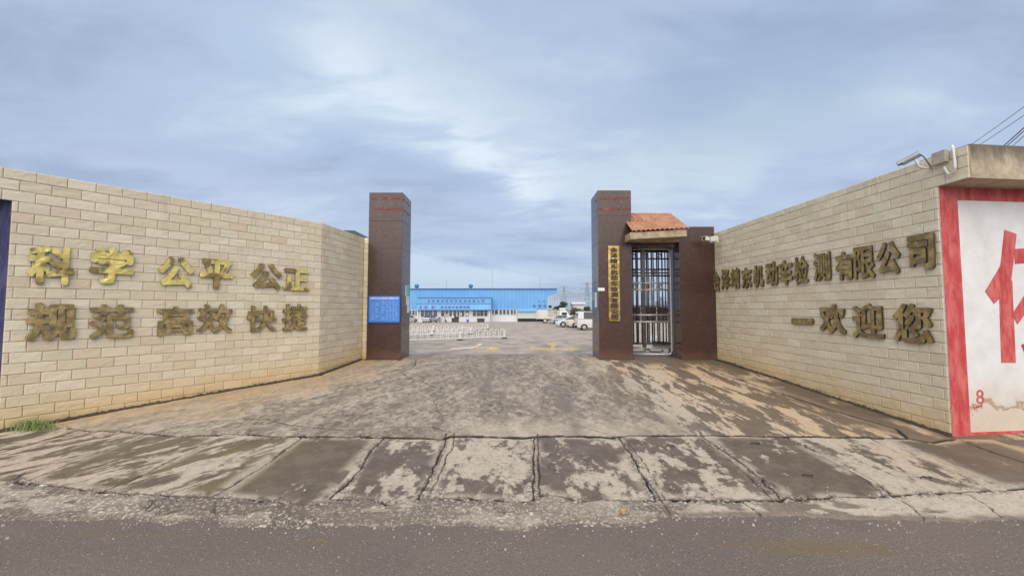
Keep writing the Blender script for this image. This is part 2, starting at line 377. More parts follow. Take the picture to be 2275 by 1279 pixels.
# ------------------------------------------------------------------ mesh helpers
class MB:
    def __init__(s): s.v = []; s.f = []; s.a = []
    def add(s, vs, fs, a=.5):
        n = len(s.v); s.v += [tuple(map(float, p)) for p in vs]; s.a += [a]*len(vs)
        s.f += [tuple(i+n for i in f) for f in fs]; return s
    def box(s, x0, x1, y0, y1, z0, z1, a=.5):
        return s.add([(x0,y0,z0),(x1,y0,z0),(x1,y1,z0),(x0,y1,z0),(x0,y0,z1),(x1,y0,z1),(x1,y1,z1),(x0,y1,z1)],
                     [(0,3,2,1),(4,5,6,7),(0,1,5,4),(1,2,6,5),(2,3,7,6),(3,0,4,7)], a)
    def obox(s, o, ux, uy, uz):       # origin corner and three edge vectors
        o, ux, uy, uz = map(np.array, (o, ux, uy, uz))
        vs = [o, o+ux, o+ux+uy, o+uy]; vs += [p+uz for p in vs]
        return s.add(vs, [(0,3,2,1),(4,5,6,7),(0,1,5,4),(1,2,6,5),(2,3,7,6),(3,0,4,7)])
    def tube(s, pts, r, n=8, closed=False):
        pts = [Vector(p) for p in pts]; N = len(pts); rings = []
        for i, p in enumerate(pts):
            if closed: tg = pts[(i+1) % N]-pts[i-1]
            else: tg = pts[min(i+1, N-1)]-pts[max(i-1, 0)]
            tg.normalize(); a = Vector((0, 0, 1)) if abs(tg.z) < .9 else Vector((1, 0, 0))
            u = tg.cross(a).normalized(); v = tg.cross(u)
            rr = r[i] if isinstance(r, (list, tuple)) else r
            rings.append([p+u*(rr*math.cos(2*math.pi*k/n))+v*(rr*math.sin(2*math.pi*k/n)) for k in range(n)])
        vs = [q for ring in rings for q in ring]; fs = []
        for i in range(N if closed else N-1):
            j = (i+1) % N
            for k in range(n): fs.append((i*n+k, i*n+(k+1) % n, j*n+(k+1) % n, j*n+k))
        if not closed: fs += [tuple(range(n))[::-1], tuple(range((N-1)*n, N*n))]
        return s.add(vs, fs)
    def cyl(s, a, b, r, n=16): return s.tube([a, b], r, n)
    def prism(s, poly, dvec):          # planar polygon swept along dvec
        n = len(poly); dv = Vector(dvec); vs = [Vector(p) for p in poly]; vs += [p+dv for p in vs]
        return s.add(vs, [tuple(range(n))[::-1], tuple(range(n, 2*n))]+[(i, (i+1) % n, n+(i+1) % n, n+i) for i in range(n)])
    def loft(s, rings, cap=True):
        n = len(rings[0]); vs = [p for r in rings for p in r]; fs = []
        for i in range(len(rings)-1):
            for k in range(n): fs.append((i*n+k, i*n+(k+1) % n, (i+1)*n+(k+1) % n, (i+1)*n+k))
        if cap: fs += [tuple(range(n))[::-1], tuple(range((len(rings)-1)*n, len(rings)*n))]
        return s.add(vs, fs)
    def ball(s, c, rx, ry, rz, nu=14, nv=8):
        rings = [[(c[0]+rx*math.sin(math.pi*(i+.001)/nv)*math.cos(2*math.pi*k/nu), c[1]+ry*math.sin(math.pi*(i+.001)/nv)*math.sin(2*math.pi*k/nu),
                   c[2]-rz*math.cos(math.pi*i/nv)) for k in range(nu)] for i in range(nv+1)]
        return s.loft(rings)
    def build(s, name, mat, parent=None, origin=None, bevel=0., smooth=False, attr=False):
        o3 = Vector(origin) if origin is not None else Vector((0, 0, 0))
        me = bpy.data.meshes.new(name)
        me.from_pydata([(x-o3.x, y-o3.y, z-o3.z) for x, y, z in s.v], [], s.f); me.validate(); 
        bm = bmesh.new(); bm.from_mesh(me); bmesh.ops.recalc_face_normals(bm, faces=bm.faces); bm.to_mesh(me); bm.free()
        if attr:
            at = me.attributes.new('rnd', 'FLOAT', 'POINT'); at.data.foreach_set('value', np.array(s.a, dtype=np.float32))
        if smooth: me.polygons.foreach_set('use_smooth', [True]*len(me.polygons))
        me.materials.append(M[mat] if isinstance(mat, str) else mat)
        o = bpy.data.objects.new(name, me); COL.objects.link(o)
        if parent is not None: o.parent = parent
        else: o.location = o3
        if bevel:
            bv = o.modifiers.new('bevel', 'BEVEL'); bv.width = bevel; bv.segments = 2; bv.limit_method = 'ANGLE'; bv.angle_limit = R(40)
        return o
def tag(o, label=None, cat=None, group=None, kind=None):
    if label: o['label'] = label
    if cat: o['category'] = cat
    if group: o['group'] = group
    if kind: o['kind'] = kind
    return o
def thing(name, label, cat, loc, rz=0., group=None):
    o = bpy.data.objects.new(name, None); COL.objects.link(o); o.empty_display_size = .3
    o.location = loc; o.rotation_euler = (0, 0, rz); return tag(o, label, cat, group)
def copy_tree(o, parent=None):
    c = o.copy(); COL.objects.link(c)
    if parent is not None: c.parent = parent
    for ch in list(o.children): copy_tree(ch, c)
    return c
def text_mesh(name, body, mat, mw, width=None, height=None, depth=.05, fat=.0, parent=None, side=None, aspect=True):
    """flat lettering as a mesh; mw maps text space (x right, y up, z out) to the world or the parent"""
    cu = bpy.data.curves.new(name, 'FONT'); cu.body = body; cu.align_x = 'CENTER'; cu.extrude = .5; cu.resolution_u = 3
    ob = bpy.data.objects.new(name, cu); COL.objects.link(ob)
    dg = bpy.context.evaluated_depsgraph_get(); me = bpy.data.meshes.new_from_object(ob.evaluated_get(dg))
    COL.objects.unlink(ob); bpy.data.objects.remove(ob); bpy.data.curves.remove(cu)
    co = np.empty(len(me.vertices)*3); me.vertices.foreach_get('co', co); co = co.reshape(-1, 3)
    if fat:          # heavier strokes: the outline thickened by overlaying shifted copies, each a hair deeper than the last
        nv = len(co); vs0 = co; fs0 = [tuple(p.vertices) for p in me.polygons]; V_ = []; F_ = []; nd_ = 12
        for k in range(nd_+1):
            a_ = 2*math.pi*k/nd_; rr_ = 0 if k == nd_ else fat
            V_.append(vs0*np.array((1, 1, 1-.006*(nd_-k)))+np.array((rr_*math.cos(a_), rr_*math.sin(a_), 0))); F_ += [tuple(i+k*nv for i in f) for f in fs0]
        co = np.concatenate(V_); bpy.data.meshes.remove(me); me = bpy.data.meshes.new(name); me.from_pydata(co.tolist(), [], F_); me.update()
    lo, hi = co.min(0), co.max(0); mid = (lo+hi)/2; sz = np.maximum(hi-lo, 1e-4)
    sx = width/sz[0] if width else height/sz[1]; sy = height/sz[1] if height else sx
    co = (co-mid)*np.array((sx, sy, depth/sz[2])); co[:, 2] += depth/2
    me.vertices.foreach_set('co', co.ravel()); me.materials.clear(); me.materials.append(M[mat])
    if side:
        me.materials.append(M[side]); me.update()
        for p in me.polygons: p.material_index = 0 if p.normal.z > .5 else 1
    me.update(); me.name = name
    o = bpy.data.objects.new(name, me); COL.objects.link(o)
    if parent is not None: o.parent = parent
    o.matrix_local = mw
    return o
def frame(o, ux, uz, un):
    m = Matrix.Identity(4)
    for i in range(3): m[i][0] = ux[i]; m[i][1] = uz[i]; m[i][2] = un[i]; m[i][3] = o[i]
    return m

# ------------------------------------------------------------------ noise for the ground masks
TAB = rng.random((512, 512))
def vnoise(x, y):
    xi = np.floor(x).astype(int); yi = np.floor(y).astype(int); fx = x-xi; fy = y-yi
    fx = fx*fx*fx*(fx*(fx*6-15)+10); fy = fy*fy*fy*(fy*(fy*6-15)+10)
    a = TAB[xi % 512, yi % 512]; b_ = TAB[(xi+1) % 512, yi % 512]; c_ = TAB[xi % 512, (yi+1) % 512]; d_ = TAB[(xi+1) % 512, (yi+1) % 512]
    return (a*(1-fx)+b_*fx)*(1-fy)+(c_*(1-fx)+d_*fx)*fy
def fbm(x, y, o=5, g=.55):
    s = np.zeros_like(x); a = 1.; n = 0.; f = 1.
    for i in range(o):
        s += a*vnoise(x*f+17.3*i, y*f+9.1*i); n += a; a *= g; f *= 2.03
    return s/n
def sstep(x, a, b): t_ = np.clip((x-a)/(b-a), 0, 1); return t_*t_*(3-2*t_)
def seg_dist(x, y, pts):
    dd = np.full(x.shape, 9.); 
    for (ax, ay), (bx, by) in zip(pts[:-1], pts[1:]):
        r = .35
        k = (x > min(ax, bx)-r) & (x < max(ax, bx)+r) & (y > min(ay, by)-r) & (y < max(ay, by)+r)
        if not k.any(): continue
        X_, Y_ = x[k], y[k]; L2 = (bx-ax)**2+(by-ay)**2+1e-9
        t_ = np.clip(((X_-ax)*(bx-ax)+(Y_-ay)*(by-ay))/L2, 0, 1)
        dd[k] = np.minimum(dd[k], np.hypot(X_-ax-t_*(bx-ax), Y_-ay-t_*(by-ay)))
    return dd
def ipts(pl): return [tuple(gp(a, b_)[:2]) for a, b_ in pl]

def grid_mesh(name, xs, ys, zfun, mat, attrs=None, label=None):
    gx, gy = np.meshgrid(xs, ys); nx, ny = len(xs), len(ys)
    z, at = zfun(gx, gy)
    co = np.stack([gx, gy, z], -1).reshape(-1, 3).astype(np.float32)
    i = np.arange(nx*ny).reshape(ny, nx)
    q = np.stack([i[:-1, :-1], i[:-1, 1:], i[1:, 1:], i[1:, :-1]], -1).reshape(-1, 4)
    me = bpy.data.meshes.new(name); me.vertices.add(len(co)); me.vertices.foreach_set('co', co.ravel())
    me.loops.add(q.size); me.loops.foreach_set('vertex_index', q.ravel().astype(np.int32))
    me.polygons.add(len(q)); me.polygons.foreach_set('loop_start', np.arange(0, q.size, 4, dtype=np.int32))
    me.polygons.foreach_set('use_smooth', np.ones(len(q), dtype=bool)); me.update(calc_edges=True); me.validate()
    for k, v in at.items():
        A = me.attributes.new(k, 'FLOAT', 'POINT'); A.data.foreach_set('value', v.ravel().astype(np.float32))
    me.materials.append(M[mat]); o = bpy.data.objects.new(name, me); COL.objects.link(o)
    o['kind'] = 'structure'; return o

# cracks and joints, read off the photo and laid on the ground plane
CR = {
 'seam': ([(854,969),(984,973),(1002,967),(1045,966),(1085,967),(1171,969),(1203,966),(1248,966),(1366,969),(1400,966),(1574,965),(1745,968),(1846,968),(1928,970),(2017,973),(2070,981),(2122,975)], .040),
 'seaml': ([(151,949),(183,955),(281,958),(332,962),(387,967),(457,965),(527,962),(626,969),(800,967),(854,969)], .024),
 'arc': ([(332,962),(404,944),(492,933),(548,929),(598,932),(640,943),(700,949),(757,955),(883,947),(960,948),(1002,959)], .026),
 'left': ([(0,1003),(105,976),(165,957)], .06),
 'vert': ([(925,797),(921,813),(893,827),(911,841),(939,848),(968,861)], .022),
 'vert2': ([(943,880),(968,894),(970,910),(984,922),(982,932)], .012),
 'arc2': ([(980,914),(1057,911),(1142,916),(1228,932),(1309,951),(1366,969)], .018),
 'arc3': ([(980,914),(943,934),(899,941),(883,947)], .009),
 'arc4': ([(700,949),(757,955),(775,962),(800,967)], .008),
 'front': ([(732,1105),(818,1105),(870,1117),(927,1105),(952,1102),(1037,1103),(1146,1109),(1179,1107),(1203,1095),(1244,1097),(1288,1107),(1455,1107),(1562,1107),(1725,1107),(1745,1101),(1806,1107),(1846,1102),(1984,1099),(2033,1093),(2151,1089),(2236,1085),(2300,1080)], .034),
 'frontl': ([(32,1067),(123,1075),(193,1085),(225,1090),(362,1096),(471,1101),(545,1103),(615,1110),(696,1118),(732,1105)], .03),
 'f1': ([(1984,1099),(2021,1117),(2061,1154)], .016), 'f2': ([(2147,1093),(2190,1120),(2228,1146)], .014), 'f3': ([(1643,1107),(1668,1125),(1692,1144)], .012),
 'f4': ([(1435,1060),(1470,1108),(1490,1140)], .012), 'f5': ([(350,1105),(318,1135),(290,1146)], .012), 'f6': ([(100,1085),(60,1110),(0,1128)], .012), 'f7':([(480,1110),(478,1140)],.008),
 'drain': ([(1574,821),(1725,870),(1846,910),(1988,951),(2017,973)], .05),
 'drain2': ([(1650,818),(1760,850),(1890,893),(2000,940),(2090,975)], .010),
 'wl': ([(110,941),(330,898),(530,864),(708,834),(803,799)], .06), 'wr': ([(1588,799),(1740,846),(1900,898),(2114,970)], .06), 'pl': ([(803,799),(817,801),(892,800),(910,793)], .02),
 'rr': ([(1925,966),(1990,1000),(2060,1022),(2160,1062)], .012), 'rr2': ([(2150,982),(2210,1003),(2275,1025)], .035), 'rr3': ([(2017,973),(2080,985),(2160,990)], .01),
 'fl2': ([(30,1063),(60,1045),(140,1025),(235,1000),(329,962)], .022),
 'j2': ([(225,1090),(300,1060),(400,1010),(489,976)], .022),
 'j3': ([(470,1101),(560,1048),(600,1020),(672,968)], .020),
 'j4': ([(732,1102),(770,1070),(800,1040),(822,1000),(854,969)], .024),
 'j5a': ([(930,1104),(952,1060),(970,1020),(985,990),(992,962)], .022), 'j5b': ([(952,1100),(975,1052),(993,1010),(1008,985),(1010,962)], .015),
 'j6a': ([(1183,1106),(1186,1050),(1186,1010),(1187,968)], .020), 'j6b': ([(1198,1096),(1197,1050),(1196,1000),(1195,962)], .016),
 'j7a': ([(1460,1108),(1425,1048),(1400,1005),(1372,968)], .020), 'j7b': ([(1478,1106),(1445,1050),(1412,1000),(1385,968)], .010),
 'j8a': ([(1735,1106),(1690,1060),(1640,1020),(1560,967)], .020), 'j8b': ([(1715,1104),(1660,1052),(1610,1010),(1552,967)], .011),
 'j9a': ([(1985,1098),(1950,1070),(1880,1030),(1810,998),(1745,968)], .020), 'j9b': ([(1965,1098),(1925,1065),(1860,1030),(1800,1000),(1738,968)], .010),
}
CRP = {k: (ipts(v[0]), v[1]) for k, v in CR.items()}
EDGE = ipts([(-260,1150),(0,1152),(148,1155),(267,1152),(373,1164),(464,1147),(492,1162),(738,1166),(923,1166),(1158,1178),(1268,1160),(1333,1168),(1430,1164),(1491,1141),(1570,1143),(1664,1141),(1786,1143),(1907,1154),(2066,1154),(2151,1158),(2224,1148),(2275,1145),(2600,1140)])
FRONT = sorted(CRP['frontl'][0]+CRP['front'][0]); BACK = sorted(CRP['seaml'][0]+CRP['seam'][0])
def interp(pl, x): pl = sorted(pl); return np.interp(x, [p[0] for p in pl], [p[1] for p in pl])
LW = [gp(0, 957)[:2], gp(708, 832)[:2], gp(803, 798)[:2]]; RW = [gp(1588, 797)[:2], gp(2114, 968)[:2]]
JX = [-9.6, -8.0, -6.55, -5.1, -3.7, -2.3, -1.08, .35, 1.8, 3.4, 4.82, 6.4, 8.2, 12]
WETF = [.5, .48, .58, .56, .84, .54, .37, .60, .55, .82, .36, .88, .8, .8]

def drive(gx, gy):
    z = Gz(gx, gy)
    wob = (fbm(gx*2.2, gy*2.2, 4)-.5)
    e = interp(EDGE, gx)+wob*.16+(fbm(gx*9+3, gy*9, 3)-.5)*.06
    fr = interp(FRONT, gx); bk = interp(BACK, gx)
    in_slab = sstep(gy, fr-.02, fr+.02)*(1-sstep(gy, bk-.02, bk+.02)); in_fr = 1-sstep(gy, fr-.03, fr+.03); ramp = sstep(gy, bk-.02, bk+.02)
    # cracks
    crack = np.zeros_like(gx); rubj = np.zeros_like(gx)
    jx = gx+(fbm(gx*6, gy*6+40, 4)-.5)*.055; jy = gy+(fbm(gx*6+50, gy*6, 4)-.5)*.055
    for k, (pts, wd) in CRP.items():
        dd = seg_dist(jx, jy, pts)
        w2 = wd*(.34+.85*fbm(gx*3+len(k)*7.7, gy*3, 3))
        crack = np.maximum(crack, 1-sstep(dd, w2*.45, w2*1.15))
        if k in ('j5a', 'j7a', 'j8a', 'j9a', 'j6a', 'j4', 'front', 'seaml', 'frontl'):
            rubj = np.maximum(rubj, (1-sstep(dd, .02, .13))*sstep(fbm(gx*5+11, gy*5, 3), .38, .55))
    # fine random hair cracks at the joints
    hair = np.abs(fbm(gx*3.3+80, gy*3.3, 5, .5)-.5)
    crack = np.maximum(crack, (1-sstep(hair, .002, .007))*np.clip(rubj*1.3, 0, 1)*.8)
    net = np.abs(fbm(gx*.8+12, gy*.8+4, 6, .52)-.5)
    crack = np.maximum(crack, (1-sstep(net, .0012, .0035))*.55*sstep(fbm(gx*.6+40, gy*.6, 3), .45, .6))
    # wet and dry patches: each slab dries its own way
    idx = np.clip(np.searchsorted(JX, gx.ravel())-1, 0, len(WETF)-1).reshape(gx.shape)
    th = np.array(WETF)[idx]; off = idx*13.7
    sx = np.where(gx < -2.3, .55, np.where(gx > 1.6, 1.15, 1.0)); 
    shear = np.clip(gx*.18, -.9, .9)
    u = gx*1.15*sx+off; v = (gy-shear*0)*1.25
    rx = (gx-shear*(gy-6.0))*1.5+off
    n = np.where(gx < -3.4, fbm((gx*.6+gy*.8)*1.3+off, (gy*.6-gx*.8)*4.2+off, 8, .70), fbm(gx*3.8+off, gy*2.0+off, 8, .70))
    n = n+(fbm(gx*11, gy*11, 4)-.5)*.14
    q = .5+(th-.5)*.62
    wet_s = .55*sstep(q-n, -.018, .018)+.45*sstep(q-n, -.11, .06)
    # edges of slabs dry first
    jd = np.min(np.abs(gx[..., None]-np.array(JX)), -1); bor = (1-sstep(jd, .03, .22))+(1-sstep(np.minimum(np.abs(gy-fr), np.abs(gy-bk)), .03, .20))
    wet_s = wet_s*(1-np.clip(bor, 0, 1)*.75*sstep(fbm(gx*3, gy*3+5, 4), .36, .55))
    # ramp
    dl = np.minimum(seg_dist_far(gx, gy, LW[0], LW[1]), seg_dist_far(gx, gy, LW[1], LW[2])); dr = seg_dist_far(gx, gy, RW[0], RW[1])
    ux = gx/np.maximum(gy, 3)*9          # tyres fan out through the gate
    nr = fbm(gx*1.6+5, gy*.8, 6, .6); ns = fbm(ux*1.2+30, gy*.22, 5, .6)
    lane = np.exp(-((gx-.3)/(1.2+.27*np.abs(14.6-gy)))**2)
    dl_u, dl_v = gx*.6+gy*.8, gy*.6-gx*.8
    nl = fbm(dl_u*1.0, dl_v*3.4, 7, .66); nf = fbm(gx*6.5, gy*3.8, 6, .68)
    nmid = np.where(gx < -1.5, nl, .6*nr+.4*ns)
    wr = .40*sstep(.51+.03*lane-nmid+(nf-.5)*.8, -.06, .06)+.42*sstep(.505-fbm(gx*11, gy*6.5, 5, .7), -.02, .05)+.18*sstep(.5-nf, -.02, .04)
    pale = (1-sstep(gy-bk, .25, 1.3))*sstep(gx, -1.6, -.6)*(1-sstep(gx, 1.8, 3.2))
    wr = wr*(1-.75*pale)
    right = sstep(gx, 1.6, 4.0)
    streak = fbm(gx*4.2+3, gy*.95, 8, .70)+(fbm(gx*9, gy*5, 4)-.5)*.12
    wr = wr*(1-right)+right*sstep(.50-streak, -.022, .022)*.92
    wr = np.maximum(wr, (1-sstep(dr, .55, 1.25))*sstep(fbm(gx*1.2, gy*1.2+9, 4), .30, .52)*.95)
    wr = np.maximum(wr, sstep(gx, 3.6, 4.6)*sstep(gy, 13.3, 14.2)*.9)
    dn = (fbm(gx*1.4+60, gy*1.0, 5)-.5)
    wr = wr*(1-.6*(1-right)*(1-sstep(dl+dn*2.6, .2, 2.8)))
    wet = wet_s*in_slab+wr*ramp
    wet_f = sstep(.56-fbm(gx*1.3, gy*2.6+70, 5), -.04, .05)*.85
    lf = 1-sstep(gx, -3.0, 3.6)
    wet = wet+in_fr*(wet_f*lf+(1-lf)*sstep(.35-fbm(gx*1.1+20, gy*2.0, 5), -.03, .03)*.8)
    wet = np.maximum(wet, (1-sstep(gy-e, .02, .13))*.85)
    # ochre mud along the walls
    dn = (fbm(gx*1.4+60, gy*1.0, 5)-.5)
    dirt = np.maximum((1-sstep(dl+dn*2.6, .2, 2.3))*.9, (1-sstep(dr-1.2+dn*3.0, .3, 4.2))*.72)
    dirt = dirt*(ramp*.95+.05)+.25*in_slab*sstep(gx, 4.4, 6.5)*sstep(fbm(gx*2, gy*2, 3), .3, .6)+.18*in_slab*(1-sstep(gx, -6.5, -4))
    dirt = np.clip(dirt+sstep(gx, 6.3, 7.5)*in_slab*.6, 0, 1)
    tone = ramp*(.10+.42*lane*sstep(nf, .40, .60))*(1-dirt*.7)*(1-.5*right)*(1-.6*pale)
    tk = np.zeros_like(gx)
    for c0, k1 in ((.95, .06), (-.75, .02), (-1.7, -.30), (-3.3, -.36), (2.3, .16)):
        xc = c0+k1*np.maximum(0, 12.5-gy)**1.25*.5+.12*np.sin(gy*.7+c0)
        tk = np.maximum(tk, np.exp(-((gx-xc)/(.15))**2)*sstep(fbm(gx*2.2+c0*3, gy*.9, 4), .34, .58))
    tone = np.clip(tone+in_slab*.10+ramp*tk*.55, 0, 1)
    olive = in_slab*np.exp(-((gx+4.3)/.75)**2)*.9*sstep(fbm(gx*1.2, gy*1.7+3, 3), .3, .55)+in_slab*np.exp(-((gx+5.9)/.9)**2)*.35
    rub = np.clip(rubj*.9*(1-ramp*.4)+in_fr*(.55+.9*(fbm(gx*1.2+4, gy*2, 4)-.45))*(1-sstep(gx, 1.6, 2.6)*.9), 0, 1)
    # heights
    slabh = (vnoise(idx*3.7+.5, idx*0+2.2)-1.05)*.024-(gx-np.array(JX)[idx])*.004
    z = z+in_slab*slabh+(fbm(gx*2, gy*2+33, 4)-.5)*.016*(1-ramp*.5)-crack*.022
    z = z+in_fr*(rub*(fbm(gx*16, gy*16, 3)-.5)*.045-.012)+rubj*(fbm(gx*16, gy*16+7, 3)-.55)*.05
    drop = 1-sstep(gy-e, -.035, .035)
    zr = np.minimum(z, ROAD_Z-.05); z = z*(1-drop)+zr*drop
    z = np.where((drop < .05) & (gy < 5.2), np.maximum(z, ROAD_Z+.006), z)
    return z, dict(wet=np.clip(wet, 0, 1), dirt=dirt, crack=crack, tone=tone, rub=rub, olive=np.clip(olive, 0, 1))
def seg_dist_far(x, y, a, b_):
    ax, ay = a; bx, by = b_; L2 = (bx-ax)**2+(by-ay)**2
    t_ = np.clip(((x-ax)*(bx-ax)+(y-ay)*(by-ay))/L2, 0, 1)
    return np.hypot(x-ax-t_*(bx-ax), y-ay-t_*(by-ay))
xs = np.linspace(-11.5, 13.5, 1700); ys = 1/np.linspace(1/4.15, 1/16.6, 520)
grid_mesh('driveway', xs, ys, drive, 'stained_concrete')

def roadf(gx, gy):
    wet = sstep(fbm(gx*.5, gy*.9+3, 5), .44, .62)*.8
    wet = np.maximum(wet, sstep(gy, 4.0, 4.6)*sstep(fbm(gx*1.1+8, gy*1.4, 4), .38, .55))
    ol = np.zeros_like(gx)
    for (cx, cy, rx, ry, a) in ((-2.05, 4.28, .30, .06, 1.), (-4.4, 4.42, .35, .045, .9), (3.1, 4.18, .95, .16, .9), (-3.7, 4.36, .2, .03, .7)):
        rr = np.hypot((gx-cx)/rx, (gy-cy)/ry)+(fbm(gx*6, gy*9, 4)-.5)*1.3
        ol = np.maximum(ol, (1-sstep(rr, .55, 1.15))*a)
    z = ROAD_Z+(fbm(gx*1.5, gy*1.5, 4)-.5)*.012-.10*np.clip((gy-5.2), 0, 1)
    return z, dict(wet=wet, olive=ol)
grid_mesh('road', np.linspace(-40, 40, 900), np.concatenate([np.linspace(-30, 1.5, 30), np.linspace(1.7, 5.6, 200)]), roadf, 'worn_asphalt')
# yard behind the gate, and open land to the horizon
grid_mesh('yard', np.linspace(-60, 60, 60), np.concatenate([np.linspace(16.58, 22, 12), np.linspace(24, 110, 40)]),
          lambda x, y: (Gz(x, y)-.004, {}), 'yard_concrete')
pmat('field_soil', (.20, .185, .13), .95, var=.3, scale=.05)
lm = MB(); lm.add([(-2500,-60,-6),(2500,-60,-6),(2500,109.9,-3.2),(-2500,109.9,-3.2),(-2500,3800,-3.2),(2500,3800,-3.2)], [(0,1,2,3),(3,2,5,4)])
lm.build('ground', 'field_soil')['kind'] = 'structure'

# ------------------------------------------------------------------ tiled boundary walls
CH, CL, JT = .2, .4, .0075
def tile_face(mb, hb, P0, P1, z0, z1, gfun, phase=0., lim=None, top_from=4.4, nx=8, nz=6):
    """split-face tiles on the plane P0->P1 (left to right as seen); returns direction and outward normal"""
    P0 = np.array(P0[:2]); P1 = np.array(P1[:2]); L = np.linalg.norm(P1-P0); dv = (P1-P0)/L; nv = np.array((dv[1], -dv[0]))
    k = 0; zt = top_from
    row = 0
    while zt > z0:
        zb = zt-CH; a, b2 = max(zb, z0), min(zt, z1)
        if b2-a > .02:
            s = -CL*((row % 2)*.5+phase)
            while s < L:
                lo_, hi_ = lim((a+b2)/2) if lim else (0, L)
                s0, s1 = max(s, lo_, 0), min(s+CL, hi_, L); s += CL
                if s1-s0 < .025: continue
                mx_, my_ = P0+dv*(s0+s1)/2
                g = gfun(mx_, my_)
                if b2 < g-.12: continue
                fe = min(.2, .012/(s1-s0)); ge = min(.2, .012/(b2-a)); u = np.array((0, fe, .2, .4, .6, .8, 1-fe, 1)); wv = np.array((0, ge, .35, .65, 1-ge, 1)); U, V = np.meshgrid(u, wv)
                S = s0+JT/2+U*(s1-s0-JT); Zz = a+JT/2+V*(b2-a-JT)
                edge = np.minimum(np.minimum(U*(s1-s0), (1-U)*(s1-s0)), np.minimum(V*(b2-a), (1-V)*(b2-a)))
                pr = .005+.006*sstep(edge, 0, .011)
                rg = random.random()*200
                nzv = fbm(S*5+rg, Zz*16+rg, 3)-.5
                diag = np.abs(((U*1.6+V*.7+rg) % 1.)-.5)-.25
                pr = pr+sstep(edge, .0, .011)*(nzv*.013+diag*.006)
                pr = np.maximum(pr, .003)
                px2 = P0[0]+dv[0]*S+nv[0]*pr; py2 = P0[1]+dv[1]*S+nv[1]*pr
                vs = np.stack([px2, py2, Zz], -1).reshape(-1, 3)
                # skirt back to the joint plane
                per = [i for i in range(nx)]+[r*nx+nx-1 for r in range(1, nz)]+[(nz-1)*nx+i for i in range(nx-2, -1, -1)]+[r*nx for r in range(nz-2, 0, -1)]
                sk = vs[per].copy(); Sp = S.ravel()[per]
                sk[:, 0] = P0[0]+dv[0]*Sp-nv[0]*.004; sk[:, 1] = P0[1]+dv[1]*Sp-nv[1]*.004
                nb = len(mb.v); rv = random.random(); n0 = nx*nz
                fs = [(r*nx+c_, r*nx+c_+1, (r+1)*nx+c_+1, (r+1)*nx+c_) for r in range(nz-1) for c_ in range(nx-1)]
                for i in range(len(per)):
                    j = (i+1) % len(per); fs.append((per[i], n0+i, n0+j, per[j]))
                allv = np.concatenate([vs, sk]); mb.add(allv, fs, rv); hb.extend([float(h-g) for h in allv[:, 2]])
        zt = zb; row += 1
    return dv, nv, L
def finish_tiles(mb, hb, parent):
    o = mb.build('tile_facing', 'split_face_tile', parent, parent.location, attr=True, smooth=False)
    A = o.data.attributes.new('hb', 'FLOAT', 'POINT'); A.data.foreach_set('value', np.array(hb, dtype=np.float32)); return o
gz = lambda x, y: float(Gz(x, y))

# left wall: three faces
LT = 4.4
a_far = gp(803, 798); a_cor = gp(708, 832)
dirL = np.array(LW[1])-np.array(LW[0]); dirL /= np.linalg.norm(dirL)
endL = np.array(at_y(10, 700, 7.42)[:2])       # where the tiles stop at the blue front
A0 = np.array(a_cor[:2])-dirL*np.linalg.norm(np.array(a_cor[:2])-endL)
A0x = A0-dirL*1.6                                # upper courses run on over the front
lw = thing('boundary_wall', 'long cream split-face tiled wall on the left that bends towards the gate', 'wall', (float(a_cor[0])-1, float(a_cor[1]), gz(*a_cor[:2])))
mb, hb = MB(), []
B1 = np.array(a_cor[:2]); B2 = np.array(a_far[:2]); B3 = B2+np.array((.55, -.02))
Lw = np.linalg.norm(B1-A0x)
tile_face(mb, hb, A0x, B1, -1.0, LT, gz, .3, lim=lambda z: (1.6 if z < 3.88 else 0, 99), top_from=LT)
tile_face(mb, hb, B1, B2, -.8, LT, gz, .45, top_from=LT)
tile_face(mb, hb, B2+np.array((.02, 0)), B3, -.8, LT, gz, .1, top_from=LT)
finish_tiles(mb, hb, lw)
core = MB()
def wall_core(core, pts, z0, z1, th=.24, back=.004):
    """mitred solid behind the tiles"""
    n = len(pts); nor = []
    for i in range(n-1):
        d_ = np.array(pts[i+1])-np.array(pts[i]); d_ /= np.linalg.norm(d_); nor.append(np.array((d_[1], -d_[0])))
    def off(i, k):
        if i == 0: return np.array(pts[0])-nor[0]*k
        if i == n-1: return np.array(pts[-1])-nor[-1]*k
        m_ = nor[i-1]+nor[i]; m_ /= np.linalg.norm(m_); return np.array(pts[i])-m_*(k/max(.3, m_.dot(nor[i])))
    f_ = [off(i, back) for i in range(n)]; b_ = [off(i, th) for i in range(n)]
    for i in range(n-1):
        q = [f_[i], f_[i+1], b_[i+1], b_[i]]
        core.add([(*p, z0) for p in q]+[(*p, z1) for p in q], [(0,3,2,1),(4,5,6,7),(0,1,5,4),(1,2,6,5),(2,3,7,6),(3,0,4,7)])
wall_core(core, [A0, B1, B2, B3], -1.3, LT-.003)
wall_core(core, [A0x, A0], 3.885, LT-.003)
core.build('wall_core', 'tile_joint', lw, lw.location)
fr_ = MB(); dvx = np.array((-1., .06)); dvx /= np.linalg.norm(dvx); pf = A0+np.array((-.02, .02))
fr_.obox((*pf, -1.2), (*(dvx*5), 0), (.0, .2, 0), (0, 0, 5.07))
fo = fr_.build('painted_front', 'blue_wall_paint', lw, lw.location); fo['label'] = 'blue painted front past the end of the tiles'
fs_ = MB(); sf = np.array(A0x)+np.array((-.02, .05)); fs_.obox((*sf, 3.9), (-4, .2, 0), (*(dirL*1.5), 0), (0, 0, .49))
fs_.build('eave', 'stained_fascia', lw, lw.location)

